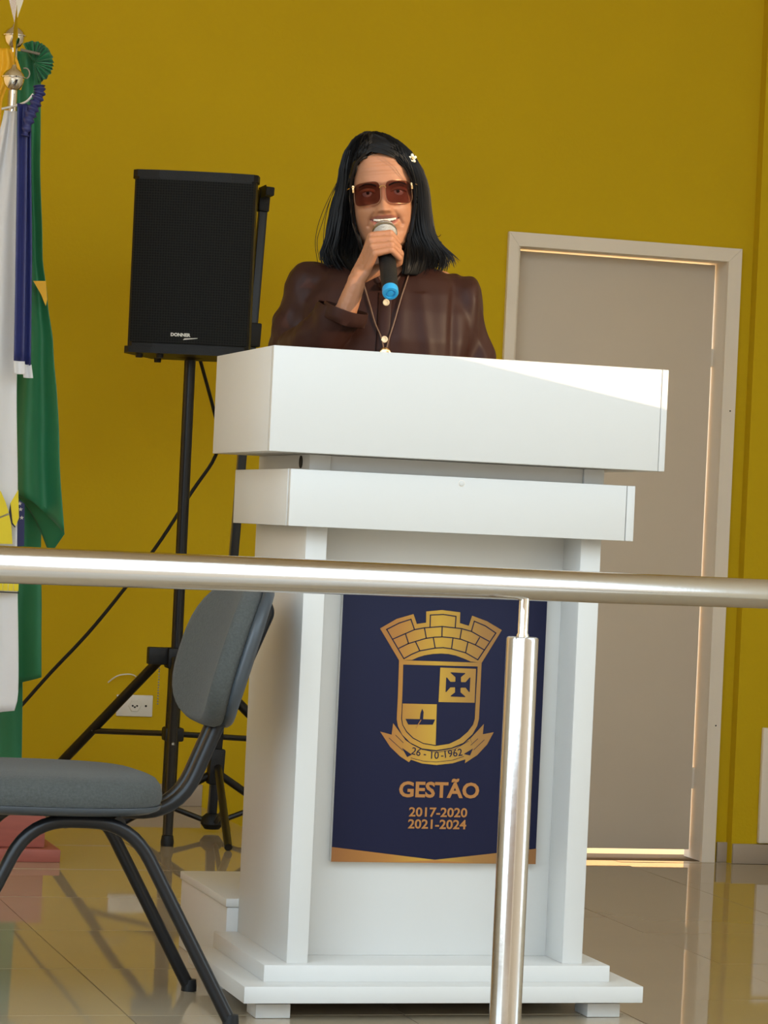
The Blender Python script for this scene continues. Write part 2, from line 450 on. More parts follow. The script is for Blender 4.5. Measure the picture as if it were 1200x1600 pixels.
# desk top box
Z0, Z1 = 1.0445, 1.2385
pbox('desk_front', -.388, .3745, .008, .024, Z0, Z1)
pbox('desk_end', .3755, .388, .008, D0, Z0, Z1)
pbox('desk_end', -.388, -.3725, .0245, D0, Z0, Z1)
pbox('desk_bottom', -.372, .375, .0245, D0, Z0, Z0+.015)
b = BM(); box(b, -.372, .375, .0245, D0, -.0075, .0075, .001)
for v in b.verts:
    v.co.z += 1.195 - .10*(v.co.y-.0245)/(D0-.0245)
obj('desk_top', b, WHITE, pod, smooth=30)
# cable hole in the left side
b = lathe(BM(), [(.012, 0), (.012, .0012), (0, .0012)], 20, align((-.2926, .141, 1.030), (-1, 0, 0)))
for v in b.verts: v.co.y = .141+(v.co.y-.141)*1.0
obj('cable_hole', b, DARK, pod)

# printed board on the recessed panel
PLY = 5.295-PY
bo = obj('emblem_board', box(BM(), -.193, .218, PLY, .176, .275, .803, .0008), [WHITE], pod, smooth=30)
bo.data.materials.append(NAVY)
for p in bo.data.polygons:
    if p.normal.y < -.9: p.material_index = 1
EX = lambda cx, cy: (1.5154276+2.35775e-4*cx+1.0845e-5*cy-PX, .7726471+6.7007e-6*cx-2.25099e-4*cy)
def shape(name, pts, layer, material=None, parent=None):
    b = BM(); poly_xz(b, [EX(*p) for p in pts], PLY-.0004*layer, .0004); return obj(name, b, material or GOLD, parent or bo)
def strokes(name, lines, layer, w=7, material=None, parent=None):
    b = BM()
    for L in lines:
        L = [Vector(p) for p in L]
        for p, q in zip(L, L[1:]):
            d = (q-p).normalized(); n = Vector((-d.y, d.x))*w/2; e2 = d*w*.45
            poly_xz(b, [EX(*(p+n-e2)), EX(*(q+n+e2)), EX(*(q-n+e2)), EX(*(p-n-e2))], PLY-.0004*layer, .0004)
    return obj(name, b, material or NAVY, parent or bo)
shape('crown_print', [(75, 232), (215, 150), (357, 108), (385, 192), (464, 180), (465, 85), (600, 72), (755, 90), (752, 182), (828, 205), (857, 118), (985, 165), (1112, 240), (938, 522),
       (845, 510), (780, 482), (720, 460), (655, 446), (590, 442), (520, 446), (450, 458), (395, 475), (345, 497), (235, 502)], 1)
arc1 = [(185, 320), (280, 278), (365, 240), (450, 224), (600, 212), (765, 229), (850, 252), (920, 292), (1000, 335)]
arc2 = [(235, 398), (310, 360), (375, 340), (460, 314), (530, 304), (600, 300), (690, 308), (760, 320), (820, 342), (885, 368), (960, 410)]
arc3 = [(275, 487), (340, 450), (410, 420), (540, 396), (610, 392), (680, 402), (800, 435), (905, 495)]
strokes('brick_lines', [arc1, arc2, arc3, [(130, 240), (275, 487)], [(1060, 265), (905, 495)], [(130, 240), (235, 185), (335, 152), (365, 240)],
        [(850, 252), (875, 165), (970, 205), (1060, 265)], [(497, 214), (500, 115), (610, 109), (718, 125), (712, 220)],
        [(290, 280), (315, 358)], [(450, 228), (465, 312)], [(600, 215), (598, 300)], [(765, 240), (752, 318)], [(920, 305), (885, 365)],
        [(375, 345), (410, 420)], [(525, 308), (540, 393)], [(692, 312), (680, 402)], [(820, 345), (800, 435)]], 2, 9)
OUT = [(235, 500), (225, 800), (215, 1000), (225, 1060), (260, 1130), (330, 1200), (430, 1250), (550, 1265), (680, 1245), (780, 1205), (860, 1130), (900, 1060), (915, 1000), (925, 800), (938, 520)]
INN = [(270, 537), (262, 800), (252, 1000), (262, 1050), (295, 1110), (350, 1165), (440, 1212), (545, 1230), (660, 1213), (750, 1170), (820, 1110), (865, 1050), (880, 1000), (890, 800), (905, 552)]
b = BM()
for i in range(len(OUT)):
    j = (i+1) % len(OUT)
    poly_xz(b, [EX(*OUT[i]), EX(*OUT[j]), EX(*INN[j]), EX(*INN[i])], PLY-.0004, .0004)
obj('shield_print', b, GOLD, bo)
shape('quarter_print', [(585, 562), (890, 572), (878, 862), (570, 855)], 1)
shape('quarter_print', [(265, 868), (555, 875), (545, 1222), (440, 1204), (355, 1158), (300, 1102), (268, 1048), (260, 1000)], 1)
def cr(pts): return [(735+x, 708+y) for x, y in pts]
arm = [(-22, -25), (-22, -65), (-62, -100), (-62, -106), (62, -100), (62, -94), (25, -65), (25, -25)]
for k in range(4):
    c, s = round(math.cos(k*math.pi/2)), round(math.sin(k*math.pi/2))
    shape('cross_print', cr([(x*c-y*s, x*s+y*c) for x, y in arm]), 2, NAVY)
shape('cross_print', cr([(-25, -27), (27, -27), (27, 27), (-25, 27)]), 2, NAVY)
shape('canoe_print', [(288, 998), (540, 1004), (520, 1048), (312, 1046)], 2, NAVY)
shape('canoe_print', [(410, 1000), (416, 950), (430, 912), (442, 940), (438, 1002)], 2, NAVY)
strokes('oar_print', [[(378, 1075), (418, 1010)]], 3, 7, COPPER)
shape('ribbon_print', [(285, 1175), (340, 1215), (430, 1262), (550, 1276), (680, 1256), (780, 1218), (838, 1168), (872, 1250), (800, 1345), (690, 1378), (550, 1392), (430, 1378), (335, 1345), (262, 1248)], 1)
shape('ribbon_print', [(75, 1105), (172, 1132), (185, 1035), (285, 1172), (262, 1248), (335, 1345), (318, 1366), (245, 1318), (160, 1235)], 1)
shape('ribbon_print', [(1042, 1115), (948, 1132), (957, 1045), (842, 1168), (872, 1250), (800, 1345), (795, 1378), (900, 1310), (985, 1220)], 1)
shape('ribbon_fold_print', [(258, 1243), (342, 1302), (303, 1322)], 2, NAVY)
shape('ribbon_fold_print', [(784, 1300), (864, 1253), (838, 1312)], 2, NAVY)
strokes('ribbon_lines', [[(300, 1185), (420, 1255), (550, 1285), (700, 1262), (825, 1190)], [(335, 1330), (440, 1358), (550, 1366), (690, 1352), (785, 1320)], [(150, 1160), (265, 1265)], [(960, 1180), (870, 1265)], [(205, 1135), (270, 1200)], [(905, 1170), (845, 1225)]], 2, 4)
for s, cx, cy, h, r in (('26', 372, 1306, 62, .22), ('-', 450, 1322, 60, .1), ('10', 530, 1338, 62, .0), ('-', 600, 1335, 60, -.03), ('1962', 692, 1322, 62, -.14)):
    x, z = EX(cx, cy); obj('date_lettering', text_bm(s, h*2.25e-4/.70, x, z, PLY-.0012, .0002, rot=r, offset=.0001), NAVY, bo)
obj('title_lettering', text_bm('GESTÃO', .0405, 1.6685-PX, .4015, PLY-.0008, .0004, offset=.0012, width=.161), COPPER, bo)
obj('year_lettering', text_bm('2017-2020', .0245, 1.6685-PX, .364, PLY-.0008, .0004, offset=.0005, width=.117), COPPER, bo)
obj('year_lettering', text_bm('2021-2024', .0245, 1.6675-PX, .341, PLY-.0008, .0004, offset=.0005, width=.117), COPPER, bo)
b = BM(); poly_xz(b, [(-.193, .303), (.013, .281), (.218, .305), (.218, .275), (-.193, .275)], PLY-.0004, .0004); obj('chevron_print', b, GOLD, bo)
b = BM(); poly_xz(b, [(-.080, .2752), (.013, .2805), (.106, .2752)], PLY-.0008, .0004); obj('chevron_point_print', b, COPPER, bo)

# step behind the podium
stp = thing('speaker_step', (1.653, 5.83, 0), 'low white step box on the floor behind the white lectern', 'step')
boxo('step_body', -.315, .30, -.214, .215, 0, .142, WHITE, stp, .002)
boxo('step_top', -.318, .303, -.2165, .218, .1428, .160, WHITE, stp, .002)

# ------------------------------------------------------------------ hand rail
A, B = Vector((.589, 3.880, .842)), Vector((2.030, 4.608, .830))
d = (B-A).normalized(); A2, B2 = A-d*.9, B+d*1.0
rail = thing('handrail', (1.49, 4.327, 0), 'polished stainless steel handrail crossing in front of the lectern', 'railing')
RO = Vector((1.49, 4.327, 0))
def rel(p): return Vector(p)-RO
b = tube(BM(), [rel(A2+(B2-A2)*i/24) for i in range(25)], .0254, 40); obj('top_tube', b, STEEL, rail, smooth=40)
def post(p, name='post'):
    p = rel(p); zt = .752
    b = lathe(BM(), [(.0254, 0), (.0254, zt-.004), (.0245, zt-.001), (.022, zt), (.0, zt)], 36, Matrix.Translation((p.x, p.y, 0)))
    po = obj(name, b, STEEL, rail, smooth=40)
    b = lathe(BM(), [(.0098, zt-.001), (.0098, zt+.003), (.0082, zt+.006), (.0080, .835-.022)], 24, Matrix.Translation((p.x, p.y, 0)))
    obj('neck_pin', b, CHROME, po, smooth=40)
    b = lathe(BM(), [(.055, 0), (.055, .006), (.027, .010), (.0255, .016)], 30, Matrix.Translation((p.x, p.y, 0)))
    obj('base_flange', b, STEEL, po, smooth=40)
post(Vector((1.490, 4.327, 0)))
b = None
for q in (A-d*.8, ):
    post(Vector((q.x, q.y, 0)))

# ------------------------------------------------------------------ chair
ch = thing('visitor_chair', (1.0, 5.28, 0), 'grey upholstered chair with black tubular frame beside the lectern', 'chair')
CO = Vector((1.0, 5.28, 0))
def seat_shape(bm, zc, hx, hy, prof, n=40, ex=3.2, tilt=0.0, cx=0.0):
    rings = []
    for s, z in prof:
        rg = []
        for k in range(n):
            t = 2*math.pi*k/n; c, si = math.cos(t), math.sin(t)
            r = (abs(c)**ex+abs(si)**ex)**(-1/ex)
            x = cx+hx*s*r*c; y = hy*s*r*si
            rg.append(bm.verts.new((x, y, zc+z+tilt*(x-cx))))
        rings.append(rg)
    for a, b2 in zip(rings, rings[1:]):
        for k in range(n): bm.faces.new((a[k], a[(k+1) % n], b2[(k+1) % n], b2[k]))
    bm.faces.new(rings[0]); bm.faces.new(rings[-1])
    return bm
SXC = -.135
obj('seat_cushion', seat_shape(BM(), .405, .245, .215, [(.985, -.012), (1.0, -.002), (1.0, .008), (.985, .022), (.95, .033), (.85, .040), (.6, .042), (.3, .040), (.02, .039)], cx=SXC, tilt=-.012), FABRIC, ch, smooth=60)
obj('seat_shell', seat_shape(BM(), .385, .245, .215, [(.80, -.012), (.93, -.008), (.985, -.002), (1.002, .006), (1.0, .0075)], cx=SXC, tilt=-.012), SHELL, ch, smooth=50)
# back rest: pad + shell, curved about the vertical axis
def backpad(x_off, th, hy, hz, grow=0.0, n=44):
    bm = BM(); rows = []
    prof = [(-th/2, .90), (-th/2*.9, .96), (-th/2*.5, .99), (0, 1.0), (th/2*.6, .99), (th/2, .95)]
    base = Vector((.245, 0, .665))
    lean = .28
    front = []
    def pt(u, v, off):
        # u across (y), v up, off outwards along +x
        y = u*hy; z = v*hz
        bulge = -.035*(u*u) + .020*(v*v)*0
        x = off + bulge + lean*z
        return base+Vector((x+x_off, y, z-off*lean))
    rings = []
    for off, s in prof:
        rg = []
        for k in range(n):
            t = 2*math.pi*k/n; c, si = math.cos(t), math.sin(t); ex = 2.7
            r = (abs(c)**ex+abs(si)**ex)**(-1/ex)
            rg.append(bm.verts.new(pt(c*r*s, si*r*s*(1.0), off)))
        rings.append(rg)
    for a, b2 in zip(rings, rings[1:]):
        for k in range(n): bm.faces.new((a[k], a[(k+1) % n], b2[(k+1) % n], b2[k]))
    for rg, off, s0 in ((rings[0], prof[0][0], .90), (rings[-1], prof[-1][0], .95)):
        prev = rg
        for s in (.7, .4, .15):
            nr = []
            for k in range(n):
                t = 2*math.pi*k/n; c, si = math.cos(t), math.sin(t); ex = 2.7
                r = (abs(c)**ex+abs(si)**ex)**(-1/ex)
                nr.append(bm.verts.new(pt(c*r*s, si*r*s, off*(1.0+.25*(1-s)))))
            for k in range(n): bm.faces.new((prev[k], prev[(k+1) % n], nr[(k+1) % n], nr[k]))
            prev = nr
        bm.faces.new(prev)
    return bm
obj('backrest_cushion', backpad(-.012, .040, .183, .135), FABRIC, ch, smooth=60)
obj('backrest_shell', backpad(.018, .022, .185, .137), SHELL, ch, smooth=60)
def ctube(name, pts, r=.0125, rad=.06, parent=ch, seg=14):
    return obj(name, tube(BM(), fillet(pts, rad, 8), r, seg), BLACKM, parent, smooth=50)
for sy, xr in ((-1, .228), (1, .236)):
    y1, y2 = sy*.150, sy*.195
    lg = ctube('leg_frame', [(-.325, y2, .006), (-.148, y1*1.12, .366), (.035, y1*1.12, .362), (xr, y2, .006)], rad=.075)
    for xx in (-.325, xr):
        b = lathe(BM(), [(.0150, 0), (.0150, .010), (.0135, .022), (.0, .024)], 18, Matrix.Translation((xx, y2, 0)))
        obj('foot_cap', b, BLACKP, lg, smooth=40)
ctube('cross_bar', [(-.085, -.168, .363), (-.085, .168, .363)])
ctube('cross_bar', [(.012, -.168, .361), (.012, .168, .361)])
for sy in (-1, 1):
    ctube('back_upright', [(-.12, sy*.024, .382), (.150, sy*.024, .362), (.305, sy*.024, .745), (.298, sy*.024, .760)], r=.0135, rad=.085)

# ------------------------------------------------------------------ loudspeaker on its stand
SPK = (1.769, 8.20)
st = thing('speaker_stand', (SPK[0], SPK[1], 0), 'black tripod stand holding up the loudspeaker', 'tripod stand')
obj('pole', tube(BM(), [(0, 0, .50), (0, 0, 1.368)], .0165, 20), BLACKM, st, smooth=40)
obj('lower_pole', tube(BM(), [(-.004, 0, .095), (0, 0, .53)], .021, 20), BLACKM, st, smooth=40)
hb = BM(); box(hb, -.03, .03, -.03, .03, .475, .535, .006); box(hb, -.085, -.02, -.016, .016, .485, .535, .004)
obj('hub', hb, BLACKP, st, smooth=40)
hb = BM(); box(hb, -.028, .028, -.028, .028, .265, .305, .006); obj('brace_collar', hb, BLACKP, st, smooth=40)
for i, (fx, fy) in enumerate(((-.36, .50), (.62, .12), (-.075, -.34))):
    L = math.hypot(fx, fy); ux, uy = fx/L, fy/L
    top = Vector((ux*.055, uy*.055, .505)); ft = Vector((fx, fy, .012))
    lg = obj('leg', tube(BM(), [top, ft], .0145, 14), BLACKM, st, smooth=40)
    md = top.lerp(ft, .48)
    obj('leg_brace', tube(BM(), [(ux*.02, uy*.02, .285), md], .0085, 8), BLACKM, lg, smooth=40)
    b = lathe(BM(), [(.018, 0), (.019, .012), (.016, .03), (0, .031)], 14, Matrix.Translation((ft.x, ft.y, 0))); obj('rubber_foot', b, BLACKP, lg, smooth=40)
    b = BM(); bmesh.ops.create_icosphere(b, subdivisions=1, radius=.006)
    for v in b.verts: v.co += md+Vector((0, -.014, .004))
    obj('rivet', b, GREYPOLE, lg, smooth=True)
ck = BM()
for i in range(14):
    bmesh.ops.create_icosphere(ck, subdivisions=1, radius=.0028, matrix=Matrix.Translation((-.055, -.03, .475-.0078*i)))
obj('pin_chain', ck, GREYPOLE, st, smooth=True)

spk = thing('loudspeaker', (SPK[0], SPK[1], 1.375), 'black box loudspeaker with metal grille on a tripod stand', 'loudspeaker', rz=-YAW+.02)
# plan outline: wide front, tapering to the back
def cab(bm, z0, z1, f=1.0, inset=0.0):
    W = .172*f
    pl = [(-W, -.150), (-W+.012, -.163), (-.10*f, -.173), (0, -.176), (.10*f, -.173), (W-.012, -.163), (W, -.150), (W+.004, -.10), (.115*f, .155), (-.115*f, .155), (-W-.004, -.10)]
    lo = [bm.verts.new((x*(1-inset), y*(1-inset), z0)) for x, y in pl]; hi = [bm.verts.new((x*(1-inset), y*(1-inset), z1)) for x, y in pl]
    n = len(pl)
    for k in range(n): bm.faces.new((lo[k], lo[(k+1) % n], hi[(k+1) % n], hi[k]))
    bm.faces.new(lo[::-1]); bm.faces.new(hi)
    return bm
b = cab(BM(), .012, .505); obj('cabinet', b, BLACKP, spk)
obj('top_cap', cab(BM(), .500, .520, 1.03), BLACKP, spk); obj('bottom_cap', cab(BM(), 0.0, .018, 1.05), BLACKP, spk)
# grille with real hexagonal-pitch holes shown as raised dots of wire
gr = BM(); n = 24; rows_ = []
for zz in (.030, .492):
    rg = []
    for i in range(n+1):
        x = -.166+.332*i/n; y = -.1795+.0125*(abs(x)/.166)**2.2
        rg.append(gr.verts.new((x, y, zz)))
    rows_.append(rg)
for i in range(n): gr.faces.new((rows_[0][i], rows_[0][i+1], rows_[1][i+1], rows_[1][i]))
ext = bmesh.ops.extrude_face_region(gr, geom=list(gr.faces))
for g in ext['geom']:
    if isinstance(g, bmesh.types.BMVert): g.co.y -= .003
gm = bpy.data.materials.new('perforated_grille'); gm.use_nodes = True
nt = gm.node_tree; pb = nt.nodes['Principled BSDF']; pb.inputs['Roughness'].default_value = .6; pb.inputs['Specular IOR Level'].default_value = .15
tc = nt.nodes.new('ShaderNodeTexCoord'); mp = nt.nodes.new('ShaderNodeMapping'); mp.inputs['Scale'].default_value = (1, 0, 1)
vo = nt.nodes.new('ShaderNodeTexVoronoi'); vo.inputs['Scale'].default_value = 135; vo.inputs['Randomness'].default_value = 0.12
nt.links.new(tc.outputs['Object'], mp.inputs[0]); nt.links.new(mp.outputs[0], vo.inputs['Vector'])
rp = nt.nodes.new('ShaderNodeValToRGB'); rp.color_ramp.elements[0].position = .25; rp.color_ramp.elements[0].color = (.002, .002, .002, 1)
rp.color_ramp.elements[1].position = .42; rp.color_ramp.elements[1].color = (.011, .011, .0095, 1)
nt.links.new(vo.outputs['Distance'], rp.inputs[0]); nt.links.new(rp.outputs[0], pb.inputs['Base Color'])
obj('grille', gr, gm, spk, smooth=50)
lg = obj('badge_lettering', text_bm('DONNER', .0125, -.022, .050, -.1835, .0006, offset=.0006, width=.056), PLATE, spk)
b = BM(); poly_xz(b, [(-.014, .040), (.026, .0455), (.028, .047), (-.010, .0445)], -.183, .001); obj('badge_stroke', b, PLATE, spk)
for x, y in ((-.14, -.12), (.10, -.12), (-.10, .10), (.10, .10), (-.08, -.14)):
    b = lathe(BM(), [(.010, -.012), (.011, 0)], 12, Matrix.Translation((x, y, 0))); obj('rubber_foot', b, BLACKP, spk)
b = lathe(BM(), [(.024, -.006), (.045, .001)], 20); obj('pole_socket', b, BLACKP, spk, smooth=True)

# ------------------------------------------------------------------ second stand with grey pole
S2 = (1.905, 8.22)
s2 = thing('pole_stand', (S2[0], S2[1], 0), 'grey square pole on small black folding legs beside the loudspeaker', 'tripod stand')
R2 = lambda x, z: Vector((x-S2[0], 0, z))
b = BM()
p0, p1 = R2(1.9, .055), R2(1.970, 1.86); dd = (p1-p0).normalized()
MM = Matrix.Translation(p0) @ dd.to_track_quat('Z', 'Y').to_matrix().to_4x4()
Lp = (p1-p0).length
box(b, -.003, .012, -.012, .012, 0, Lp, .002, M=MM); po = obj('pole', b, GREYPOLE, s2, smooth=30)
b = BM(); box(b, -.013, -.0032, -.0125, .012, 0, Lp, .002, M=MM); obj('pole_channel', b, BLACKM, s2, smooth=30)
b = tube(BM(), fillet([R2(1.9708, 1.815), R2(1.973, 1.882), R2(1.905, 1.888)], .02, 6), [.019]*3+[.019]*6, 8) if False else BM()
box(b, -.019, .019, -.016, .016, Lp-.045, Lp+.022, .004, M=MM)
box(b, -.075, .010, -.014, .014, Lp-.004, Lp+.022, .004, M=MM)
obj('top_elbow', b, BLACKP, s2, smooth=40)
b = BM(); zc = 1.40; box(b, -.024, .024, -.022, .022, zc-.035, zc+.035, .004, M=MM)
cl = obj('clamp', b, BLACKP, s2, smooth=40)
b = BM(); box(b, .024, .062, -.010, .010, zc+.006, zc+.022, .004, M=MM); obj('clamp_lever', b, BLACKP, cl, smooth=40)
b = BM(); box(b, -.022, .022, -.022, .022, .085, .190, .006, M=MM); obj('leg_hub', b, BLACKP, s2, smooth=40)
b = lathe(BM(), [(.0, .008), (.022, .010), (.034, .025), (.030, .045), (.018, .055)], 18, Matrix.Translation((-.003, 0, 0))); obj('lower_hub', b, BLACKP, s2, smooth=40)
for fx, fy in ((.06, -.30), (.27, .06), (-.26, .10)):
    u = Vector((fx, fy, 0)).normalized()
    top = Vector((0, 0, .165))+u*.02; ft = Vector((fx, fy, .008))
    if fy == -.30: ft = Vector((-.059, -.455, .010)); top = Vector((.002, -.022, .19)); 
    l2 = obj('leg', tube(BM(), [top, ft], .0115, 10), BLACKM, s2, smooth=40)
    obj('leg_brace', tube(BM(), [(u.x*.02, u.y*.02, .032), top.lerp(ft, .55)], .008, 8), BLACKM, l2, smooth=40)

# ------------------------------------------------------------------ outlet, wires
ou = thing('wall_outlet', (1.804, YW, .313), 'white wall socket plate on the yellow wall behind the tripod', 'outlet')
boxo('plate', -.058, .058, -.008, 0, -.034, .034, PLATE, ou, .003)
b = lathe(BM(), [(.021, 0), (.021, .002), (.0185, .0035), (0, .0035)], 6, align((0, -.008, 0), (0, -1, 0))); so = obj('socket', b, PLATE, ou)
for k in range(3):
    b = lathe(BM(), [(.003, 0), (.003, .0045), (0, .0045)], 8, align((-.007+.007*k, -.0081, .0 if k != 1 else -.004), (0, -1, 0))); obj('pin_hole', b, DARK, so)
b = lathe(BM(), [(.0035, 0), (.0035, .001), (0, .001)], 10, align((.036, -.008, 0), (0, -1, 0))); obj('screw', b, DARK, ou)
cab_ = obj('power_cable', tube(BM(), smooth_path([(1.82, 8.36, 1.42), (1.93, 8.50, 1.18), (1.941, 8.58, 1.099), (1.88, 8.6, .992), (1.77, 8.6, .809), (1.604, 8.6, .580), (1.475, 8.6, .431), (1.402, 8.6, .343), (1.30, 8.6, .22), (1.2, 8.6, .08), (1.05, 8.6, .006), (.8, 8.5, .006)], 6), .0055, 8), BLACKP, smooth=40)
tag(cab_, 'black cable slanting across the yellow wall from the loudspeaker', 'cable')
wr = obj('white_wire', tube(BM(), smooth_path([(1.715, 8.945, .384), (1.73, 8.935, .399), (1.748, 8.93, .409), (1.775, 8.93, .413), (1.799, 8.945, .408), (1.812, 8.953, .395)], 6), .0022, 6), PLATE, smooth=40)
tag(wr, 'thin white wire curling on the wall above the socket', 'cable')

# ------------------------------------------------------------------ flags
fb = thing('flag_base', (1.13, 7.60, 0), 'red stained wooden flag stand base on the floor at left', 'flag stand')
boxo('base_plinth', -.62, .196, -.14, .16, 0, .034, REDWOOD, fb, .003)
boxo('base_block', -.58, .158, -.11, .13, .035, .165, REDWOOD, fb, .003)
def flagpole(name, x, y, ztop, label):
    p = thing(name, (x, y, .165), label, 'flagpole')
    zt = ztop-.165
    obj('pole', tube(BM(), [(0, 0, 0), (0, 0, zt-.03)], .0115, 18), CHROME, p, smooth=40)
    obj('finial_ball', lathe(BM(), [(.0115, zt-.032), (.018, zt-.026), (.0245, zt-.017), (.0275, zt-.006), (.0280, zt-.001), (.0325, zt), (.0330, zt+.002), (.0285, zt+.0035), (.0265, zt+.010), (.020, zt+.018), (.010, zt+.024), (.0055, zt+.030), (.004, zt+.034)], 28), CHROME, p, smooth=50)
    b = BM()
    z0 = zt+.030
    q = [(0, z0), (.020, z0+.085), (0, z0+.15)]
    vs = {}
    bot = b.verts.new((0, 0, z0)); top = b.verts.new((0, 0, z0+.16)); mid = [b.verts.new((c*.022, s*.007, z0+.075)) for c, s in ((1, 0), (0, 1), (-1, 0), (0, -1))]
    for k in range(4):
        b.faces.new((bot, mid[k], mid[(k+1) % 4])); b.faces.new((top, mid[(k+1) % 4], mid[k]))
    obj('spearhead', b, CHROME, p)
    return p
pa = flagpole('flagpole', 1.100, 7.40, 2.020, 'chrome flagpole carrying the white flag')
pbk = flagpole('flagpole', 1.130, 7.62, 2.163, 'taller chrome flagpole with spear tip carrying the green flag')
pa.rotation_euler = (0, 0, math.pi/2)
def drape(left, rightt, z0, z1, y, amp, freq, ph=0.0, nz=60, nu=46, bot=None, ygather=None):
    """cloth hanging in vertical folds: left/right(z) edges, sine folds in depth that deepen downward"""
    bm = BM(); rows = []
    for j in range(nz+1):
        z = z1+(z0-z1)*j/nz; rg = []
        for i in range(nu+1):
            u = i/nu; xl = interp(left, z); xr = interp(rightt, z)
            x = xl+(xr-xl)*u
            g = 0.35+0.65*min(1, j/nz*1.6)
            yy = y + amp*g*math.sin(freq*2*math.pi*u+ph+.8*math.sin(3*z)) + .004*math.sin(7*u+9*z)
            zz = z
            if bot is not None and j > nz*.75:
                tq = (j-nz*.75)/(nz*.25); zz = z + bot(u)*tq
            rg.append(bm.verts.new((x, yy, zz)))
        rows.append(rg)
    for a, b2 in zip(rows, rows[1:]):
        for i in range(nu): bm.faces.new((a[i], a[i+1], b2[i+1], b2[i]))
    return bm
def cloth(name, bm, material, parent, th=.0018):
    o = obj(name, bm, material, parent, smooth=70); s = o.modifiers.new('thickness', 'SOLIDIFY'); s.thickness = th; s.offset = 0
    return o
gf = thing('green_flag', (0, 0, 0), 'green flag draped in folds on the rear pole against the yellow wall', 'flag')
R1 = [(.80, 1.318), (.853, 1.319), (.896, 1.322), (1.116, 1.291), (1.353, 1.263), (1.471, 1.243), (1.588, 1.224), (1.842, 1.205), (2.045, 1.199), (2.12, 1.185)]
L1 = [(.8, 1.15), (1.6, 1.14), (2.12, 1.135)]
cloth('outer_drape', drape(L1, R1, .955, 2.12, 7.58, .018, 1.6, ph=.6, bot=lambda u: -.10*u**2.2), GREENC, gf)
# turned-up corner of the outer drape
b = BM(); rows = []
for j in range(9):
    v = j/8; rg = []
    for i in range(17):
        u = i/16; x = 1.19+(1.322-1.19)*u; ztop = .955-.10*u**2.2
        rg.append(b.verts.new((x-.030*v*u, 7.60+.045*v, ztop-.060*v*(u**.5)+.02*v*(1-u))))
    rows.append(rg)
for a, c in zip(rows, rows[1:]):
    for i in range(16): b.faces.new((a[i], a[i+1], c[i+1], c[i]))
cloth('turned_corner', b, GREENC, gf)
cloth('middle_drape', drape([(.4, 1.15), (2.0, 1.12)], [(.40, 1.289), (.637, 1.280), (.808, 1.271), (1.2, 1.25), (2.0, 1.18)], .47, 1.9, 7.67, .014, 1.3, ph=2.2, bot=lambda u: -.05*(1-u)), GREENC, gf)
cloth('inner_drape', drape([(.2, 1.12), (2.0, 1.12)], [(.18, 1.257), (.566, 1.244), (.806, 1.233), (2.0, 1.17)], .18, 1.9, 7.71, .014, 1.2, ph=.2), GREENC, gf)
b = BM(); poly_xz(b, [(1.200, 1.516), (1.233, 1.518), (1.239, 1.470), (1.236, 1.452), (1.222, 1.482)], 7.556, .0015); obj('yellow_diamond_corner', b, YELLC, gf)
b = BM(); poly_xz(b, [(1.172, .950), (1.203, .930), (1.207, .820), (1.176, .815)], 7.548, .002); obj('blue_disc_edge', b, BLUEC, gf)
for sx, sz in ((1.190, .930), (1.197, .893), (1.193, .915)):
    b = BM(); poly_xz(b, [(sx+.006*math.sin(k*math.pi/5)*(1 if k % 2 == 0 else .45), sz+.006*math.cos(k*math.pi/5)*(1 if k % 2 == 0 else .45)) for k in range(10)], 7.5455, .001); obj('star', b, WHITEC, gf)
# ruffled rosette at the head of the green flag
b = BM(); rows = []
for j in range(4):
    rr = [.004, .028, .042, .052][j]; rg = []
    for i in range(61):
        t = math.radians(-75+200*i/60)
        w = .012*math.sin(i*1.55+2*math.sin(i*.31))*(j/3)
        rg.append(b.verts.new((1.172+rr*math.cos(t)*(1+.09*math.sin(i*1.55+2*math.sin(i*.31))), 7.545+w, 2.088+rr*math.sin(t)*1.05)))
    rows.append(rg)
for a, c in zip(rows, rows[1:]):
    for i in range(60): b.faces.new((a[i], a[i+1], c[i+1], c[i]))
cloth('rosette', b, GREENC, gf)
obj('hanging_ring', tube(BM(), [(1.150+.012*math.cos(t*.5), 7.535, 2.055+.014*math.sin(t*.5)) for t in range(-3, 5)], .0022, 6), GREYPOLE, gf, smooth=True)
obj('hanging_rod', tube(BM(), [(1.135, 7.53, 2.115), (1.185, 7.53, 2.108)], .004, 8), GREYPOLE, gf, smooth=True)

wf = thing('white_flag', (0, 0, 0), 'white municipal flag with yellow crest hanging at the left edge', 'flag')
WL = [(.3, .86), (1.2, .90), (1.6, .99), (1.93, 1.075)]
WRt = [(.35, 1.150), (.40, 1.171), (.434, 1.179), (.908, 1.157), (1.235, 1.140), (1.724, 1.116), (1.93, 1.107)]
def wfy(u, z): return 0
cloth('flag_cloth', drape(WL, WRt, .40, 1.93, 7.36, .012, 2.2, ph=1.2, nu=60, bot=lambda u: -.05*(1-u)), WHITEC, wf)
def crest(name, pts, material=YELLP, y=7.342): 
    b = BM(); poly_xz(b, pts, y, .0012); return obj(name, b, material, wf)
crest('crest_brick', [(1.085, .985), (1.109, .957), (1.122, .930), (1.131, .905), (1.100, .890), (1.06, .90)])
crest('crest_brick', [(1.134, .930), (1.1525, .965), (1.1575, .893), (1.150, .872), (1.141, .880)])
crest('crest_brick', [(1.06, .896), (1.100, .886), (1.132, .900), (1.139, .872), (1.144, .826), (1.06, .824)])
for k in range(7):
    x0 = 1.07+.0137*k; crest('crest_brick', [(x0, .728), (x0+.0125, .728), (x0+.0125, .7065), (x0, .7065)])
crest('crest_outline', [(1.06, .7045), (1.167, .7035), (1.167, .7005), (1.06, .7015)], INK)
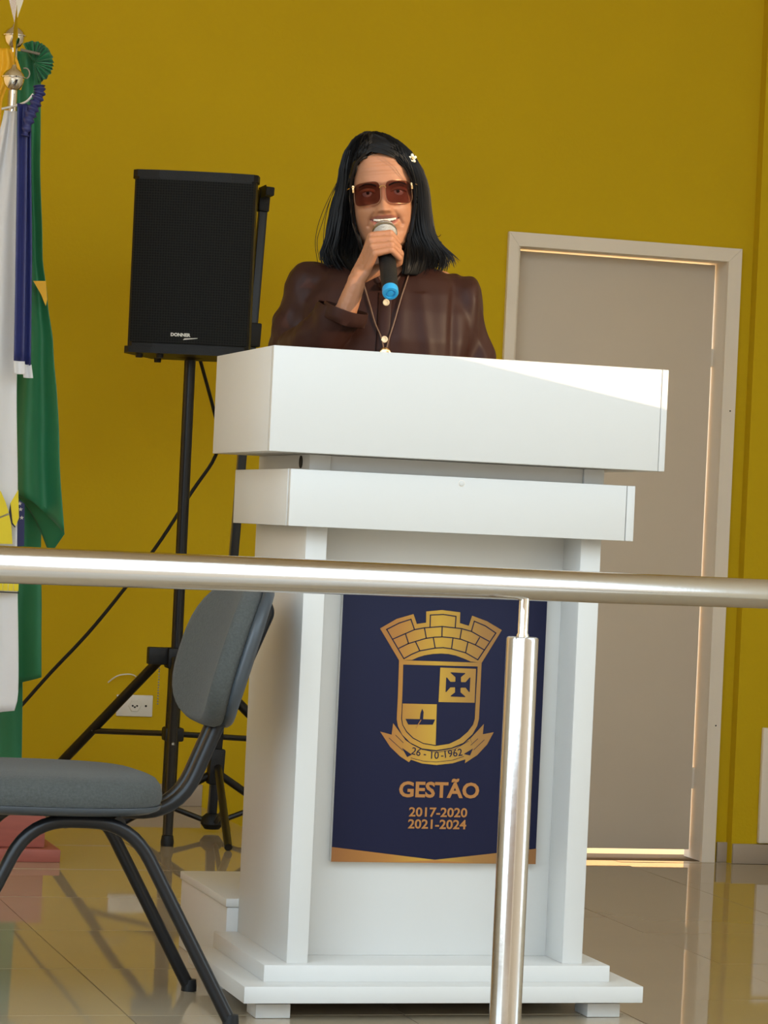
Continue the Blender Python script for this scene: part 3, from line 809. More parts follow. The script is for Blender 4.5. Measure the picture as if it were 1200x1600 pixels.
crest('crest_outline', [(1.131, .906), (1.134, .931), (1.142, .880), (1.150, .870), (1.148, .868), (1.139, .877)], INK)

yf = thing('yellow_flag', (0, 0, 0), 'gathered yellow cloth between the flagpole finials at top left', 'flag')
cloth('gathered_cloth', drape([(1.2, 1.0), (1.97, 1.04), (2.12, 1.06)], [(1.2, 1.06), (1.97, 1.088), (2.07, 1.118), (2.12, 1.105)], 1.5, 2.11, 7.50, .010, 2.5), YELLC, yf)
for k in range(5):
    obj('fringe', tube(BM(), smooth_path([(1.108+.004*k, 7.485, 2.10-.01*k), (1.122+.003*k, 7.48, 2.065-.008*k), (1.118+.003*k, 7.48, 2.035-.008*k)], 4), .0035, 6), YELLC, yf, smooth=True)

rb = thing('blue_ribbon', (0, 0, 0), 'dark blue ribbon bow with white fringed tails on the white flag', 'ribbon')
def strip(pts, w, y_w=.006, n=5):
    b = BM(); P = smooth_path(pts, 6); rows = []
    for j, p in enumerate(P):
        rg = []
        for i in range(n+1):
            u = i/n-.5; rg.append(b.verts.new((p.x+u*w, p.y+y_w*math.sin(2*math.pi*(u+.2)), p.z+.0*u)))
        rows.append(rg)
    for a, c in zip(rows, rows[1:]):
        for i in range(n): b.faces.new((a[i], a[i+1], c[i+1], c[i]))
    return b
cloth('tail', strip([(1.113, 7.320, 1.945), (1.118, 7.315, 1.80), (1.126, 7.315, 1.56), (1.134, 7.315, 1.290)], .026), BLUEC, rb)
cloth('tail', strip([(1.126, 7.328, 1.945), (1.132, 7.326, 1.80), (1.145, 7.325, 1.56), (1.155, 7.325, 1.282)], .022), BLUEC, rb)
cloth('fringe_end', strip([(1.134, 7.314, 1.291), (1.136, 7.313, 1.275), (1.137, 7.312, 1.258)], .028), WHITEC, rb)
cloth('fringe_end', strip([(1.155, 7.324, 1.284), (1.158, 7.323, 1.268), (1.161, 7.322, 1.250)], .024), WHITEC, rb)
P = smooth_path([(1.152, 7.305, 1.992), (1.153, 7.302, 1.972), (1.142, 7.302, 1.940), (1.130, 7.302, 1.905), (1.122, 7.305, 1.862)], 14)
b = tube(BM(), P, [max(.004, .0135+.0030*math.sin(i*1.05)-.006*max(0, (i-40)/16)) for i in range(len(P))], 14, flat=.8); obj('gathered_bow', b, BLUEC, rb, smooth=True)
obj('tie_cord', tube(BM(), smooth_path([(1.07, 7.375, 1.935), (1.100, 7.375, 1.945), (1.122, 7.315, 1.950), (1.138, 7.305, 1.970)], 5), .003, 6), WHITEC, rb, smooth=True)

# ------------------------------------------------------------------ the speaker (person)
PO = Vector((1.65, 5.80, 0.0)); STEP = .160
HC = Vector((-.005, -.002, 1.607)); HROLL = math.radians(-6.5)
HM = Matrix.Translation(HC) @ Matrix.Rotation(HROLL, 4, 'Y') @ Matrix.Rotation(math.radians(2), 4, 'X')
person = thing('person', (PO.x, PO.y, STEP), 'person in brown satin shirt and tinted glasses speaking into a microphone', 'person', rz=-YAW)
UP = Matrix.Translation((0, 0, -STEP))      # heights below are measured from the stage floor
def pobj(name, bm, material, parent=person, smooth=True):
    for v in bm.verts: v.co.z -= STEP
    return obj(name, bm, material, parent, smooth=smooth)

# --- head ---------------------------------------------------------
Wt = [(-.130, .0), (-.127, .018), (-.119, .032), (-.105, .0495), (-.085, .0595), (-.06, .0665), (-.03, .0705), (0, .0730), (.03, .0735), (.06, .0695), (.085, .058), (.10, .045), (.112, .026), (.118, .0)]
Ft = [(-.130, .050), (-.127, .066), (-.119, .078), (-.105, .0845), (-.085, .084), (-.06, .088), (-.03, .087), (0, .0865), (.02, .091), (.045, .092), (.07, .084), (.09, .066), (.105, .042), (.118, .0)]
Bt = [(-.130, -.030), (-.119, -.02), (-.10, .0), (-.08, .03), (-.05, .062), (0, .088), (.04, .095), (.07, .085), (.10, .050), (.118, .0)]
def g2(x, z, cx, cz, sx, sz): return math.exp(-((x-cx)/sx)**2/2-((z-cz)/sz)**2/2)
def segd(x, z, a, b):
    p, a, b = Vector((x, z)), Vector(a), Vector(b); d = b-a; t = max(0, min(1, (p-a).dot(d)/d.length_squared)); return (p-a-d*t).length
def mouth_mid(x): return -.0605+5.2*x*x
def feat(x, z):
    f = 0.0
    # nose: bridge, tip, wings
    zz = max(-.040, min(.006, z)); k = (.006-zz)/.046
    f += (.005+.0175*k**1.25)*math.exp(-(x/(.0074+.0036*k))**2/2)*math.exp(-max(0, z-.006)**2/(2*.010**2))*math.exp(-max(0, -.040-z)**2/(2*.0068**2))
    f += .0030*g2(x, z, 0, -.035, .0080, .0080)
    for s in (-1, 1):
        f += .0092*g2(x, z, s*.0168, -.0400, .0058, .0060)
        f -= .0022*g2(x, z, s*.0075, -.0455, .0032, .0020)
        f -= .0105*g2(x, z, s*.031, .0, .0145, .0095)
        f += .0045*g2(x, z, s*.030, .019, .018, .006)
        f += .0075*g2(x, z, s*.040, -.036, .014, .014)
        dd = segd(x, z, (s*.0185, -.040), (s*.034, -.068)); f -= .0062*math.exp(-(dd/.0034)**2/2)
        f -= .0018*g2(x, z, s*.0335, -.0575, .004, .0045)
        dd = segd(x, z, (s*.031, -.078), (s*.030, -.094)); f -= .0016*math.exp(-(dd/.0040)**2/2)
        f -= .003*g2(x, z, s*.058, -.075, .014, .02)
        dd = segd(x, z, (s*.012, -.010), (s*.036, -.0155)); f -= .0012*math.exp(-(dd/.003)**2/2)
    # lips
    if abs(x) < .036:
        mm = mouth_mid(x); w = max(0, 1-(abs(x)/.0310)**2.4)
        f += .0060*w*math.exp(-((z-(mm+.0075))/.0032)**2/2)+.0070*w*math.exp(-((z-(mm-.0105))/.0040)**2/2)
        f -= .0100*w*math.exp(-((z-mm)/.0042)**2/2)
        f -= .0012*math.exp(-(x/.003)**2/2)*math.exp(-((z+.048)/.005)**2/2)
    f -= .0035*g2(x, z, 0, -.0850, .018, .0055)
    f += .0055*g2(x, z, 0, -.108, .016, .013)
    f += .0012*math.sin(z*900)*g2(x, z, 0, .05, .03, .012)*.25
    return f
NU, NV = 168, 190
bm = BM(); rings = []; lip = {}
zs = []
for j in range(NV):
    t = j/(NV-1); zs.append(-.1295+(.1175+.1295)*t)
for j, z in enumerate(zs):
    w, f, bk = interp(Wt, z), interp(Ft, z), interp(Bt, z); rg = []
    for i in range(NU):
        # denser sampling on the face side
        a = 2*math.pi*i/NU; a = a-.45*math.sin(a)
        s, c = math.sin(a), math.cos(a); ex = 2.25
        r = (abs(s)**ex+abs(c)**ex)**(-1/ex)
        x = w*s*r; y = -(f*c*r if c > 0 else bk*c*r*1.0)
        if c > 0: y -= feat(x, z)*min(1, c*r*2.2)
        rg.append(bm.verts.new((x, y, z)))
    rings.append(rg)
for j in range(NV-1):
    for i in range(NU):
        i2 = (i+1) % NU
        fc = bm.faces.new((rings[j][i], rings[j][i2], rings[j+1][i2], rings[j+1][i]))
        cc = fc.calc_center_median()
        if cc.y < -.05 and abs(cc.x) < .033:
            mm = mouth_mid(cc.x); w = max(0, 1-(abs(cc.x)/.0310)**2.4); dz = cc.z-mm
            if abs(dz) < .0038*w: fc.material_index = 2
            elif -.0155*w < dz < .0108*w: fc.material_index = 1
bm.faces.new(rings[0][::-1]); bm.faces.new(rings[-1])
# ears
for s in (-1, 1):
    e2 = BM(); bmesh.ops.create_icosphere(e2, subdivisions=3, radius=1.0, matrix=Matrix.Translation((s*.0745, .012, -.022)) @ Matrix.Rotation(s*.35, 4, 'Z') @ Matrix.Diagonal((.007, .018, .031, 1)))
    merge(bm, e2)
for v in bm.verts: v.co = HM @ v.co
head_bm = bm

# --- right forearm and hand (gripping the microphone) ----------------
MB, MT = Vector((.003, -.128, 1.5165)), Vector((.020, -.272, 1.386))     # centre of mic ball, tail end
ax = (MB-MT).normalized()
tocam = Vector((0, -1, 0)); tocam = (tocam-ax*tocam.dot(ax)).normalized()
lft = ax.cross(tocam);
if lft.x > 0: lft = -lft
def mp_(t, r, phi):    # t metres from the ball centre down the handle
    ph = math.radians(phi); return MB-ax*t+(lft*math.cos(ph)+tocam*math.sin(ph))*r
WRIST = Vector((-.054, -.200, 1.400)); CUFF = Vector((-.068, -.190, 1.345)); ELB = Vector((-.216, -.030, 1.203))
hb = BM()
fing = []
for k, (t, rr, dl) in enumerate(((.050, .0090, 1.0), (.0685, .0092, 1.06), (.0870, .0088, 1.0), (.1040, .0078, .88))):
    mcp = mp_(t+.006, .046, -18); pip = mp_(t+.001, .041*dl, 48); dip = mp_(t, .0335, 108); tip = mp_(t+.001, .0265, 158)
    capsule(hb, mcp, rr*1.15, pip, rr*1.02); capsule(hb, pip, rr*1.02, dip, rr*.92); capsule(hb, dip, rr*.92, tip, rr*.82)
    fing.append((mcp, pip, dip, tip))
    capsule(hb, mcp, rr*1.2, WRIST.lerp(mcp, .12), .0165)
capsule(hb, fing[0][0], .011, fing[3][0], .010)
capsule(hb, WRIST.lerp(fing[1][0], .5), .0175, WRIST.lerp(fing[2][0], .45), .0175)
th0 = WRIST+(fing[0][0]-WRIST)*.35+Vector((.012, .020, 0)); th1 = mp_(.074, .037, -72); th2 = mp_(.074, .031, -135); th3 = mp_(.078, .0265, -182)
capsule(hb, th0, .015, th1, .0122); capsule(hb, th1, .0118, th2, .0105); capsule(hb, th2, .0105, th3, .0088)
capsule(hb, WRIST+Vector((.004, 0, 0)), (.0195, .0175, .0195), CUFF, .0235); capsule(hb, CUFF, .0235, CUFF+Vector((-.050, .045, -.050)), .028)
hand_bm = remesh(hb, .0017, 5)
# knuckle creases
for v in hand_bm.verts:
    dsum = 0
    for mcp, pip, dip, tip in fing:
        for q in (pip, dip):
            dd = (v.co-q).length
            if dd < .014: dsum += .0005*math.sin(dd*2600)*(1-dd/.014)
    v.co += v.normal*(dsum+.0005*noise.noise(v.co*120))
# --- rest of the body ----------------------------------------------
bb_ = BM()
capsule(bb_, (.003, .020, 1.515), (.050, .052, .05), (.006, .022, 1.440), (.056, .056, .05))
capsule(bb_, (-.09, .02, 1.425), (.055, .055, .04), (.11, .02, 1.42), (.055, .055, .04))
capsule(bb_, (.01, .005, 1.36), (.145, .092, .07), (.01, .0, 1.22), (.14, .095, .08))
capsule(bb_, (.01, .0, 1.22), (.14, .095, .08), (.01, .01, .98), (.155, .105, .09))
capsule(bb_, (-.138, .008, 1.40), .042, (-.174, -.002, 1.30), .038); capsule(bb_, (-.174, -.002, 1.30), .038, (-.180, -.028, 1.238), .036); capsule(bb_, (-.180, -.028, 1.238), .034, CUFF+Vector((-.050, .045, -.050)), .028)
capsule(bb_, (.158, .008, 1.388), .042, (.190, .012, 1.27), .038); capsule(bb_, (.190, .012, 1.27), .038, (.220, .028, 1.12), .034)
capsule(bb_, (.220, .028, 1.12), .033, (.228, -.030, .90), .024)
LW = Vector((.232, -.030, .90))
for k, (ox, L) in enumerate(((-.027, .074), (-.009, .082), (.009, .078), (.026, .062))):
    kn = LW+Vector((ox*.35, ox*.9, -.085)); mid = kn+Vector((-.006, ox*.1, -L*.5)); tp = mid+Vector((-.016, 0, -L*.45))
    capsule(bb_, LW+Vector((0, ox*.4, -.01)), .016, kn, .0115); capsule(bb_, kn, .0098, mid, .0088); capsule(bb_, mid, .0088, tp, .0074)
t1 = LW+Vector((-.012, -.040, -.055)); capsule(bb_, LW+Vector((-.004, -.010, -.015)), .014, t1, .0112); capsule(bb_, t1, .0108, t1+Vector((-.008, -.010, -.040)), .0085)
for s in (-1, 1):
    hp = Vector((.01+s*.085, .012, .95)); kn = Vector((.01+s*.092, .0, .60)); an = Vector((.01+s*.095, .030, .245))
    capsule(bb_, hp, .078, kn, .052); capsule(bb_, kn, .050, an, .034)
    capsule(bb_, an, .034, (an.x+s*.012, -.10, .195), (.036, .04, .018))
body_bm = remesh(bb_, .0045, 6)
bvh_chest = None
allb = head_bm; merge(allb, hand_bm, 0); merge(allb, body_bm, 0)
body = pobj('body', allb, [SKIN, LIPS, MOUTH], smooth=75)
# nails
for mcp, pip, dip, tip in fing[:3]:
    pass
def head_part(name, bm, material, parent=person, smooth=True):
    for v in bm.verts: v.co = HM @ v.co
    return pobj(name, bm, material, parent, smooth)
for s in (-1, 1):
    b = BM(); bmesh.ops.create_uvsphere(b, u_segments=20, v_segments=14, radius=.0122, matrix=Matrix.Translation((s*.031, -.0665, .0)))
    ey = head_part('eye', b, EYEW)
    b = BM(); bmesh.ops.create_uvsphere(b, u_segments=16, v_segments=10, radius=.0052, matrix=Matrix.Translation((s*.031, -.0758, -.0005)) @ Matrix.Diagonal((1, .62, 1, 1)))
    head_part('iris', b, IRIS, ey).matrix_parent_inverse = Matrix.Identity(4)
    # upper lid and brow
    b = tube(BM(), smooth_path([(s*.014, -.0765, -.001), (s*.022, -.0795, .0036), (s*.032, -.0800, .0050), (s*.043, -.0755, .0030), (s*.048, -.071, -.001)], 5), .0036, 8); head_part('eyelid', b, SKIN)
    b = tube(BM(), smooth_path([(s*.013, -.0895, .0110), (s*.024, -.0915, .0152), (s*.036, -.0880, .0160), (s*.049, -.0770, .0110)], 5), [.0010]+[.0015]*10+[.0012]*4+[.0007], 6, flat=.8); head_part('eyebrow', b, HAIR)
b = BM(); rows = []
for j in range(6):
    v = j/5; rg = []
    for i in range(57):
        u = i/56*2-1; x = u*.0235; ph = (x/.0066) % 1.0
        hh = .0050*(1-.35*u*u)
        gro = .0007*math.exp(-((ph-.5)/.10)**2/2)
        y = -.0885+1.9*x*x*6+gro+.0010*(2*v-1)**2
        rg.append(b.verts.new((x, y, mouth_mid(x)+hh*(.75-1.25*v)-(0.0004*math.cos(2*math.pi*(ph-.5)) if j == 5 else 0))))
    rows.append(rg)
for a_, c_ in zip(rows, rows[1:]):
    for i in range(56): b.faces.new((a_[i], a_[i+1], c_[i+1], c_[i]))
head_part('teeth', b, TEETH, smooth=80).modifiers.new('t', 'SOLIDIFY').thickness = .002

# --- hair -----------------------------------------------------------
HWL = [(1.42, .070), (1.442, .100), (1.465, .118), (1.48, .122), (1.52, .114), (1.567, .106), (1.61, .096), (1.65, .089), (1.69, .077), (1.71, .062), (1.725, .043), (1.735, .022), (1.740, .0)]
HWR = [(1.42, .095), (1.445, .114), (1.47, .124), (1.492, .122), (1.52, .106), (1.55, .100), (1.60, .095), (1.63, .092), (1.66, .085), (1.69, .070), (1.715, .050), (1.73, .030), (1.740, .0)]
HBK = [(1.42, .085), (1.5, .100), (1.6, .112), (1.66, .108), (1.70, .085), (1.725, .050), (1.740, .0)]
HFR = [(1.42, .125), (1.45, .118), (1.50, .082), (1.55, .070), (1.60, .080), (1.65, .100), (1.68, .100), (1.70, .084), (1.725, .048), (1.740, .0)]
OPW = [(1.40, .038), (1.46, .043), (1.50, .051), (1.54, .061), (1.59, .0665), (1.63, .064), (1.655, .055), (1.672, .038), (1.680, .018), (1.684, 0)]
def hcx(z): return interp([(1.45, .002), (1.62, -.005), (1.70, -.014), (1.74, -.030)], z)
def ocx(z): return interp([(1.45, .006), (1.55, -.003), (1.64, -.007), (1.684, -.018)], z)
def hpnt(a, z, shrink=0.0):
    # a: 0 at the front, +pi/2 at viewer right, pi at back
    s, c = math.sin(a), math.cos(a)
    w = interp(HWR if s > 0 else HWL, z); d_ = interp(HFR if c > 0 else HBK, z)
    x = hcx(z)+max(0, w-shrink)*s; y = -max(0, d_-shrink)*c+.006
    if c > 0:
        ow = interp(OPW, z); oc = ocx(z)
        if abs(x-oc) < ow and z < 1.684:
            sg = 1 if (x-oc) > 0 else -1
            x = oc+sg*ow
    return Vector((x, y, z))
bm = BM(); NA, NZ = 120, 64; grid = []
for j in range(NZ+1):
    z = 1.7395-(1.7395-1.435)*(j/NZ)**.9; rg = []
    for i in range(NA+1):
        a = -math.pi+2*math.pi*i/NA
        p = hpnt(a, z, .012); p += Vector((math.sin(a), -math.cos(a), 0))*(.0018*math.sin(i*2.9+3*math.sin(z*14)))
        rg.append(bm.verts.new(p))
    grid.append(rg)
for j in range(NZ):
    for i in range(NA):
        q = (grid[j][i], grid[j][i+1], grid[j+1][i+1], grid[j+1][i])
        cc = sum((v.co for v in q), Vector())/4
        if cc.y < 0 and cc.z < 1.684 and abs(cc.x-ocx(cc.z)) < interp(OPW, cc.z)-.0012: continue
        if cc.y < .0 and abs(q[0].co.x-q[1].co.x) > .03: continue
        try: bm.faces.new(q)
        except ValueError: pass
hr = pobj('hair', bm, HAIR, smooth=80)
sm = hr.modifiers.new('thickness', 'SOLIDIFY'); sm.thickness = .006; sm.offset = -1
rnd = random.Random(3)
bm = BM()
def lock(a, z0, z1, r, wob=.006, lift=0.0, flick=0.0, n=16, shr=0.002):
    P = []
    ph = rnd.uniform(0, 6); ph2 = rnd.uniform(0, 6)
    for k in range(n+1):
        t = k/n; z = z0+(z1-z0)*t
        p = hpnt(a+.10*math.sin(ph+2.2*t)*t, max(1.42, min(1.739, z)), shr-lift*t)
        p.z = z
        out = Vector((math.sin(a), -math.cos(a)*.6, 0))
        p += out*(wob*math.sin(ph2+4*t)*t + flick*max(0, t-.72)**1.3*4)
        p.z += flick*max(0, t-.85)*1.4
        P.append(p)
    tube(bm, P, [r*(.7+.6*math.sin(math.pi*min(1, .25+t*.9)))*(1-.9*max(0, (k/n-.8)/.2)) for k, t in ((k, k/n) for k in range(n+1))], 5, cap=False, flat=.45)
for k in range(420):
    a = rnd.uniform(-math.pi, math.pi)
    if abs(a) < .35: a = rnd.choice((-1, 1))*rnd.uniform(.35, 1.3)
    z1 = rnd.uniform(1.425, 1.475)
    fl = rnd.uniform(0, .010) if a < 0 else rnd.uniform(.0, .02)
    lock(a, rnd.uniform(1.70, 1.738), z1, rnd.uniform(.0014, .0032), lift=rnd.uniform(-.003, .004), flick=fl, n=18)
for k in range(70):      # flicked-out ends over the shoulder
    a = rnd.uniform(1.0, 1.9)
    lock(a, 1.69, rnd.uniform(1.445, 1.475), rnd.uniform(.002, .0036), lift=.004, flick=rnd.uniform(.005, .045), n=14)
for k in range(40):
    a = rnd.uniform(-1.9, -.9)
    lock(a, 1.69, rnd.uniform(1.425, 1.465), rnd.uniform(.002, .0036), lift=.004, flick=rnd.uniform(-.02, .03), n=14)
# fringe swept from the parting across to viewer right, lying on the cap
ZH = [(-.03, 1.690), (-.018, 1.688), (.02, 1.679), (.037, 1.668), (.050, 1.650), (.060, 1.622), (.070, 1.59)]
def cap_y(x, z, off=0.0):
    w = interp(HWR if x > hcx(z) else HWL, z)+off; d_ = interp(HFR, z)+off; q = min(.999, abs((x-hcx(z))/max(w, .001)))
    return .006-d_*math.sqrt(max(.0, 1-q*q))
for k in range(120):
    t0 = rnd.random()**1.3; off = rnd.uniform(-.0045, .0005); P = []
    for i in range(15):
        u = i/14; x = -.032+(.070+.012*t0)*1.35*u-.0*t0
        x = min(x, .078)
        z = interp(ZH, x)-.005+(1.733-1.690)*t0*(1-.35*u)*(1-.45*u)+.004*math.sin(3*u)*t0
        z = min(z, 1.734); P.append(Vector((x, cap_y(x, z, off), z)))
    tube(bm, P, [rnd.uniform(.0012, .0022)*(1-.5*(i/14)) for i in range(15)], 5, cap=False, flat=.5)
ZHL = [(-.082, 1.60), (-.075, 1.635), (-.066, 1.660), (-.055, 1.674), (-.045, 1.682), (-.032, 1.690)]
for k in range(90):      # hair drawn to viewer left of the parting
    t0 = rnd.random()**1.3; off = rnd.uniform(-.0045, .0005); P = []
    for i in range(13):
        u = i/12; x = max(-.032-.050*u, -.080)
        z = min(1.734, interp(ZHL, x)-.004+.043*t0*(1-.35*u)*(1-.4*u)); P.append(Vector((x, cap_y(x, z, off), z)))
    tube(bm, P, [rnd.uniform(.0011, .0019)*(1-.5*(i/12)) for i in range(13)], 5, cap=False, flat=.5)
pobj('hair_locks', bm, HAIR, hr, smooth=80)['kind'] = 'stuff'
bm = BM()
for pts in ([(-.070, .01, 1.680), (-.108, -.02, 1.605), (-.128, -.02, 1.54), (-.137, -.02, 1.50), (-.130, -.02, 1.462)], [(-.072, .01, 1.675), (-.105, -.015, 1.615), (-.122, -.02, 1.55), (-.124, -.02, 1.485)],
            [(-.074, .01, 1.670), (-.108, -.01, 1.595), (-.117, -.01, 1.53), (-.116, -.01, 1.47)], [(-.070, .01, 1.682), (-.100, -.01, 1.63), (-.130, -.01, 1.56), (-.141, -.01, 1.505), (-.134, -.01, 1.458)],
            [(.070, .0, 1.60), (.098, -.01, 1.555), (.112, -.01, 1.525), (.120, -.01, 1.528)], [(.070, .0, 1.58), (.100, -.01, 1.53), (.122, -.01, 1.512)],
            [(-.010, -.097, 1.690), (.014, -.106, 1.676), (.034, -.104, 1.655), (.050, -.092, 1.632)], [(.004, -.098, 1.688), (.024, -.104, 1.672), (.042, -.098, 1.650), (.056, -.084, 1.622)]):
    tube(bm, smooth_path(pts, 6), .0007, 5, cap=False)
pobj('loose_strands', bm, HAIR, hr)['kind'] = 'stuff'

# --- shirt ----------------------------------------------------------
sb = BM()
TS = [(.88, .190, .125, .125), (.96, .195, .13, .130), (1.05, .178, .118, .118), (1.15, .178, .122, .115), (1.23, .186, .132, .118), (1.30, .190, .135, .118), (1.36, .186, .120, .112), (1.40, .176, .104, .100), (1.43, .156, .088, .086), (1.452, .118, .072, .074), (1.468, .080, .060, .066), (1.478, .060, .052, .06)]
rings = []
for z, w, f, bk in TS:
    rg = []
    for k in range(48):
        t = 2*math.pi*k/48; s, c = math.sin(t), math.cos(t); ex = 2.4; r = (abs(s)**ex+abs(c)**ex)**(-1/ex)
        rg.append(sb.verts.new((.008+w*s*r, .012-(f if c > 0 else bk)*c*r, z)))
    rings.append(rg)
for a, c in zip(rings, rings[1:]):
    for k in range(48): sb.faces.new((a[k], a[(k+1) % 48], c[(k+1) % 48], c[k]))
sb.faces.new(rings[0][::-1]); sb.faces.new(rings[-1])
SHR, SHL = Vector((-.142, .008, 1.405)), Vector((.160, .008, 1.392))
capsule(sb, SHR, .060, (-.176, -.006, 1.30), .056); capsule(sb, (-.176, -.006, 1.30), .056, ELB+Vector((.036, 0, .035)), .058)
capsule(sb, ELB+Vector((.036, 0, .035)), .058, CUFF+Vector((-.050, .045, -.050)), .054); capsule(sb, CUFF+Vector((-.050, .045, -.050)), .054, CUFF+Vector((.010, -.006, .030)), .046)
capsule(sb, SHL, .060, (.192, .012, 1.27), .054); capsule(sb, (.192, .012, 1.27), .054, (.222, .028, 1.12), .050); capsule(sb, (.222, .028, 1.12), .050, (.225, -.014, .96), .040)
shirt = remesh(sb, .005, 8)
shirt.normal_update()
CD = (WRIST-CUFF).normalized()
for v in shirt.verts:
    p = v.co; n = v.normal
    d_ = 0.0
    # long soft folds, steeper on the sleeves
    q = Vector((p.x*16, p.y*16, p.z*4.5)); d_ += .0045*noise.noise(q)
    arm_l = max(0, min(1, (-.105-p.x)/.03)) if p.z > 1.1 else 0
    arm_r = max(0, min(1, (p.x-.140)/.03))
    u1 = (p.x*.8+p.z*.55)*70 + 3*noise.noise(p*9)
    d_ += arm_l*.0035*math.sin(u1*1.15) + .002*arm_l*noise.noise(p*45)
    u2 = (p.x*1.0-p.z*.35)*80 + 2.5*noise.noise(p*8+Vector((5, 0, 0)))
    d_ += arm_r*.0058*math.sin(u2)
    # drape below bust on viewer right
    if p.y < 0:
        d_ += .004*math.exp(-((p.x-.095-.15*(1.33-p.z))/.009)**2/2)*(1 if p.z < 1.40 else .3)
        d_ -= .005*math.exp(-((p.x-.152)/.006)**2/2)*math.exp(-((p.z-1.33)/.10)**2/2)
        d_ += .003*math.exp(-((p.x-.045)/.008)**2/2)*math.exp(-((p.z-1.36)/.06)**2/2)
    v.co = p+n*d_
CP = CUFF+CD*.004
def axis_d(c): w = c-CUFF; return (w-CD*w.dot(CD)).length
nearf = [f for f in shirt.faces if axis_d(f.calc_center_median()) < .072 and abs((f.calc_center_median()-CP).dot(CD)) < .02]
gm_ = set(nearf)
for f in nearf: gm_.update(f.verts); gm_.update(f.edges)
bmesh.ops.bisect_plane(shirt, geom=list(gm_), plane_co=CP, plane_no=CD)
kill = []
for f in shirt.faces:
    c = f.calc_center_median()
    if (c-CP).dot(CD) > 0 and (axis_d(c) < .058 or (axis_d(c) < .070 and c.y < -.130)): kill.append(f); continue
    if c.z < .90: kill.append(f); continue
    if c.z > 1.466 and (c.xy-Vector((.006, .02))).length < .075: kill.append(f); continue
    wv = max(0, (c.z-1.392)/.075)*.046
    if c.y < -.02 and abs(c.x-.012) < wv: kill.append(f); continue
    lw = Vector((.226, -.02, .955))
    if (c-lw).length < .045 and c.z < .945: kill.append(f)
bmesh.ops.delete(shirt, geom=kill, context='FACES')
bvh = BVHTree.FromBMesh(shirt)
def front(x, z, off=.0): 
    h = bvh.ray_cast(Vector((x, -.6, z)), Vector((0, 1, 0)))
    return Vector((x, (h[0].y if h[0] else -.11)-off, z))
sh = pobj('shirt', shirt, SATIN, smooth=80)
s_ = sh.modifiers.new('thickness', 'SOLIDIFY'); s_.thickness = .0015; s_.offset = -1
# placket, collar band and cuff
bm = BM(); rows = []
for j in range(40):
    z = 1.395-j*.012
    if z < .92: break
    rows.append([bm.verts.new(front(.010+xx, z, .0024 if abs(xx) < .013 else .0004)) for xx in (-.0145, -.0125, 0, .0125, .0145)])
for a, c in zip(rows, rows[1:]):
    for i in range(4): bm.faces.new((a[i], a[i+1], c[i+1], c[i]))
pk = pobj('placket', bm, SATIN, sh, smooth=50)
pk.modifiers.new('t', 'SOLIDIFY').thickness = .0012
bm = BM()
for s in (-1, 1):
    P = []
    for k in range(10):
        t = k/9; z = 1.396+(1.474-1.396)*t; x = .012+s*(.004+.050*t)
        p = front(x, min(z, 1.463), .003); p.z = z; P.append(p)
    for k in range(1, 9):
        a = k/8*math.pi*.5; P.append(Vector((.006+s*(.062*math.cos(a)), .015+.045*math.sin(a)-.02*(1-k/8), 1.474+.006*math.sin(a))))
    tube(bm, smooth_path(P, 3), .0052, 8, flat=.5)
pobj('collar', bm, SATIN, sh)
for z in (1.374, 1.297, 1.215, 1.13):
    p = front(.0125, z, .003)
    b = lathe(BM(), [(.0068, 0), (.0070, .0015), (.0055, .0026), (.004, .0018), (0, .0018)], 18, align(p, (0, -1, .05))); pobj('button', b, PEARL, sh)
cb = lathe(BM(), [(.0400, -.026), (.0450, -.024), (.0462, -.012), (.0465, .002), (.0462, .004), (.0440, .0045), (.0425, .002), (.0400, -.010)], 40, align(CP, CD))
for v in cb.verts: v.co += Vector((noise.noise(v.co*22), noise.noise(v.co*22+Vector((9, 0, 0))), noise.noise(v.co*22+Vector((0, 9, 0)))))*.003
pobj('cuff', cb, SATIN, sh, smooth=60)
# trousers and shoes
tb = BM()
capsule(tb, (.01, .01, 1.0), (.165, .115, .06), (.01, .014, .90), (.172, .122, .07))
for s in (-1, 1):
    capsule(tb, (.01+s*.085, .014, .90), .088, (.01+s*.092, .004, .58), .066); capsule(tb, (.01+s*.092, .004, .58), .066, (.01+s*.095, .030, .255), .062)
trm = remesh(tb, .008, 4)
pobj('trousers', trm, TROUSER, smooth=80)
for s in (-1, 1):
    b = BM(); an = Vector((.01+s*.095, .03, .20)); capsule(b, an+Vector((0, .028, .010)), (.034, .036, .050), an+Vector((s*.014, -.135, -.014)), (.042, .05, .026))
    b = remesh(b, .005, 3)
    for v in b.verts: v.co.z = max(v.co.z, STEP+.002)
    pobj('shoe', b, SHOE, smooth=60)

# --- accessories (each a thing of its own) ---------------------------
WM = Matrix.Translation(PO) @ Matrix.Rotation(-YAW, 4, 'Z')
def acc(name, label, cat, p):
    p = Vector(p); w = WM @ p
    return thing(name, w, label, cat, rz=-YAW), p
def aobj(name, bm, material, th, smooth=True):
    root, p = th
    for v in bm.verts: v.co -= p
    return obj(name, bm, material, root, smooth=smooth)
gl = acc('sunglasses', 'square brown tinted glasses with thin gold frame on the face', 'sunglasses', HM @ Vector((0, -.1, 0)))
def lens_outline(s, n=40, k=1.0):
    pts = []
    for i in range(n):
        t = 2*math.pi*i/n; c, si = math.cos(t), math.sin(t); ex = 4.2; r = (abs(c)**ex+abs(si)**ex)**(-1/ex)
        x = .0268*c*r*k; z = .0235*si*r*k; z -= .0015*(x/.027)*s
        pts.append((s*.0325+x, z-.004))
    return pts
def gy(x, z): return -.1030+3.6*max(0, abs(x)-.012)**2*4-.05*z*0
